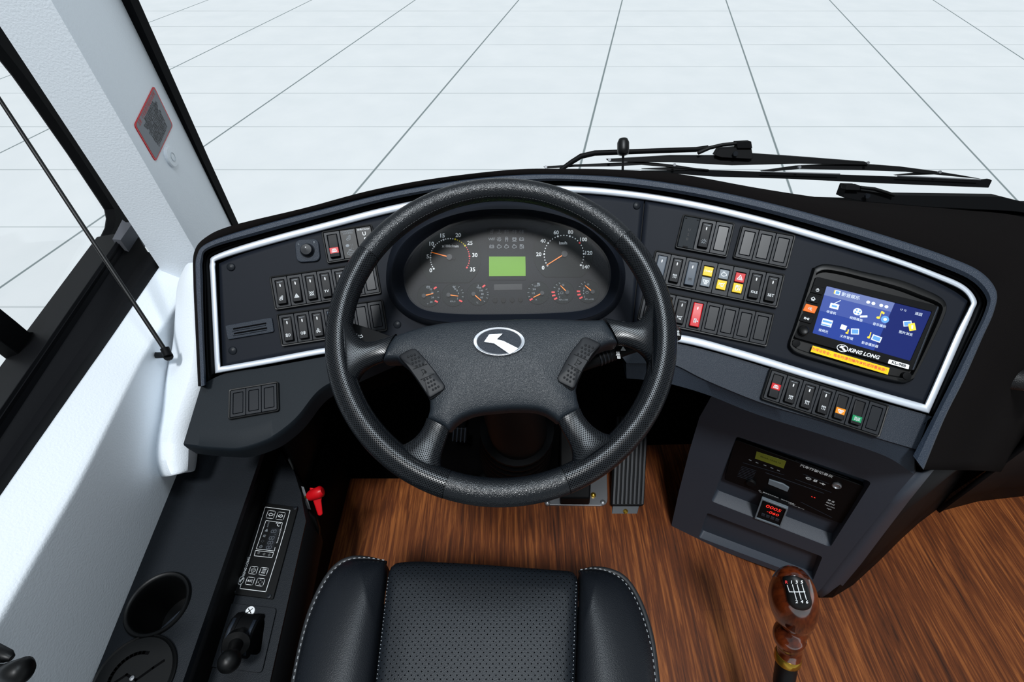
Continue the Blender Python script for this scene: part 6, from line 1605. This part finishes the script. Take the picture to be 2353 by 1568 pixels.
# ================================================================= WIPERS (outside the windscreen)
def wiper(name, lab, d0): 
    o = at(1700, 380, d0); return thing(name, lab, 'wiper', Matrix.Translation(o), 'windscreen wipers'), o
wr, o_ = wiper('windscreen_wiper', 'long black windscreen wiper with its arm lying on the paving behind the dashboard top', 1.18)
def wd1(x, y, d=1.18): return at(x, y, d)-o_
C8 = lambda x, y, d=1.18: wd1(1200+x/2.041, 280+y/2.041, d)
def bar(P, d, t0, name, m=M_black, par=None, th=.010):
    """traced outline given real thickness along the view"""
    n = len(P); b = MB(); b.add([C8(x, y, d) for x, y in P]+[C8(x, y, d)+V((0, th, -th*.3)) for x, y in P], [list(range(n)), list(range(n, 2*n))[::-1]]+[[i, (i+1) % n, n+(i+1) % n, n+i] for i in range(n)])
    return b.build(name, m, par or wr, bevel=.0012)
b = MB(); b.tube([C8(x, y) for x, y in ((180,225),(230,190),(275,162),(340,147),(520,140),(690,134),(815,130),(870,122))], [.005,.006,.0065,.0065,.006,.006,.006,.006], 12); b.build('arm', M_black, wr)
b = MB(); b.tube([C8(x, y, 1.17) for x, y in ((825,146),(880,122),(940,108),(1010,102))], .0045, 10); b.build('hose', M_gloss, wr)
bar([(925,125),(1005,120),(1075,118),(1084,170),(1070,175),(935,168),(905,158)], 1.17, 0, 'pivot_block', th=.02)
bar([(1005,95),(1075,92),(1080,125),(1010,125)], 1.165, 0, 'end_clip', M_rubber, th=.02)
b = MB(); q = C8(997,150,1.165); b.tube([q, q+V((0, -.004, .002))], .006, 6); b.build('bolt', M_steel if False else M_module, wr)
bar([(395,178),(700,160),(905,160),(1080,150),(1300,165),(1620,190),(1625,203),(1300,197),(985,205),(700,190),(410,188)], 1.18, 0, 'main_bridge', th=.014)
bar([(100,212),(250,203),(420,196),(560,188),(720,205),(830,222),(880,226),(870,230),(700,215),(560,203),(420,210),(250,212),(110,220)], 1.185, 0, 'left_bridge')
bar([(1120,232),(1290,208),(1400,202),(1620,200),(1780,212),(1955,235),(2080,255),(2160,270),(1955,250),(1800,235),(1600,228),(1300,222),(1150,236)], 1.185, 0, 'right_bridge')
bar([(560,222),(700,215),(840,222),(880,226),(700,228)], 1.187, 0, 'claw'); bar([(1750,252),(1860,240),(1960,238),(2000,246),(1860,250)], 1.187, 0, 'claw')
bar([(560,232),(850,228),(1200,240),(1700,258),(2150,275),(2195,270),(2205,275),(2188,310),(1700,290),(1250,268),(900,258)], 1.19, 0, 'rubber_blade', M_rubber)
b = MB(); b.tube([C8(1120,234,1.178), C8(1490,245,1.178)], .0016, 6); b.build('steel_strip', M_steel, wr); b = MB(); b.tube([C8(1760,254,1.178), C8(2150,272,1.178)], .0016, 6); b.build('steel_strip', M_steel, wr)
for x, y in ((110,213),(408,180),(712,203),(1297,214),(1617,194),(1953,237)):
    q = C8(x, y, 1.172); b = MB(); b.tube([q, q+V((0, -.004, .003))], .0035, 10); b.build('rivet', M_steel, wr)
w2 = thing('windscreen_wiper', 'second wiper partly hidden behind the dashboard top at the far right', 'wiper', Matrix.Translation(o_), 'windscreen wipers')
bar([(1525,300),(1585,302),(1590,322),(1690,335),(1745,345),(2250,352),(2352,378),(2450,400),(2450,440),(2300,420),(1900,400),(1600,375),(1505,355)], 1.16, 0, 'arm_cover', M_rubber, w2, th=.03)
b = MB(); b.tube([C8(x, y, 1.15) for x, y in ((1585,308),(1650,315),(1700,330),(1745,345))], .004, 10); b.build('hose', M_gloss, w2)
bar([(1522,298),(1587,300),(1585,322),(1518,320)], 1.148, 0, 'end_clip', M_black, w2, th=.02)
q = C8(1615, 347, 1.15); b = MB(); b.tube([q, q+V((0, -.005, .002))], .006, 6); b.build('bolt', M_module, w2)
# little black wand on top of the dash
wb_ = atz(1432, 391, S(1432, 405, .018).z+.004); dw = (wb_-CAM).dot(AX)
an = thing('sensor_wand', 'small black upright wand with rounded head on the dashboard top', 'sensor', Matrix.Translation(wb_))
o2 = wb_
b = MB(); b.tube([V((0, 0, -.006)), at(1432,352,dw*.995)-o2], .002, 10); b.build('stem', M_black, an)
b = MB(); b.tube([at(1432,357,dw*.99)-o2, at(1432,354,dw*.99)-o2, at(1432,345,dw*.99)-o2, at(1432,328,dw*.99)-o2, at(1432,320,dw*.99)-o2, at(1432,318,dw*.99)-o2], [.004,.0085,.0095,.0095,.007,.002], 18); b.build('head', M_gloss, an, smooth=70)
q = at(1432, 340, dw*.985)-o2; b = MB(); b.tube([q, q+V((0, -.002, .002))], .002, 8); b.build('dot', M_steel, an)
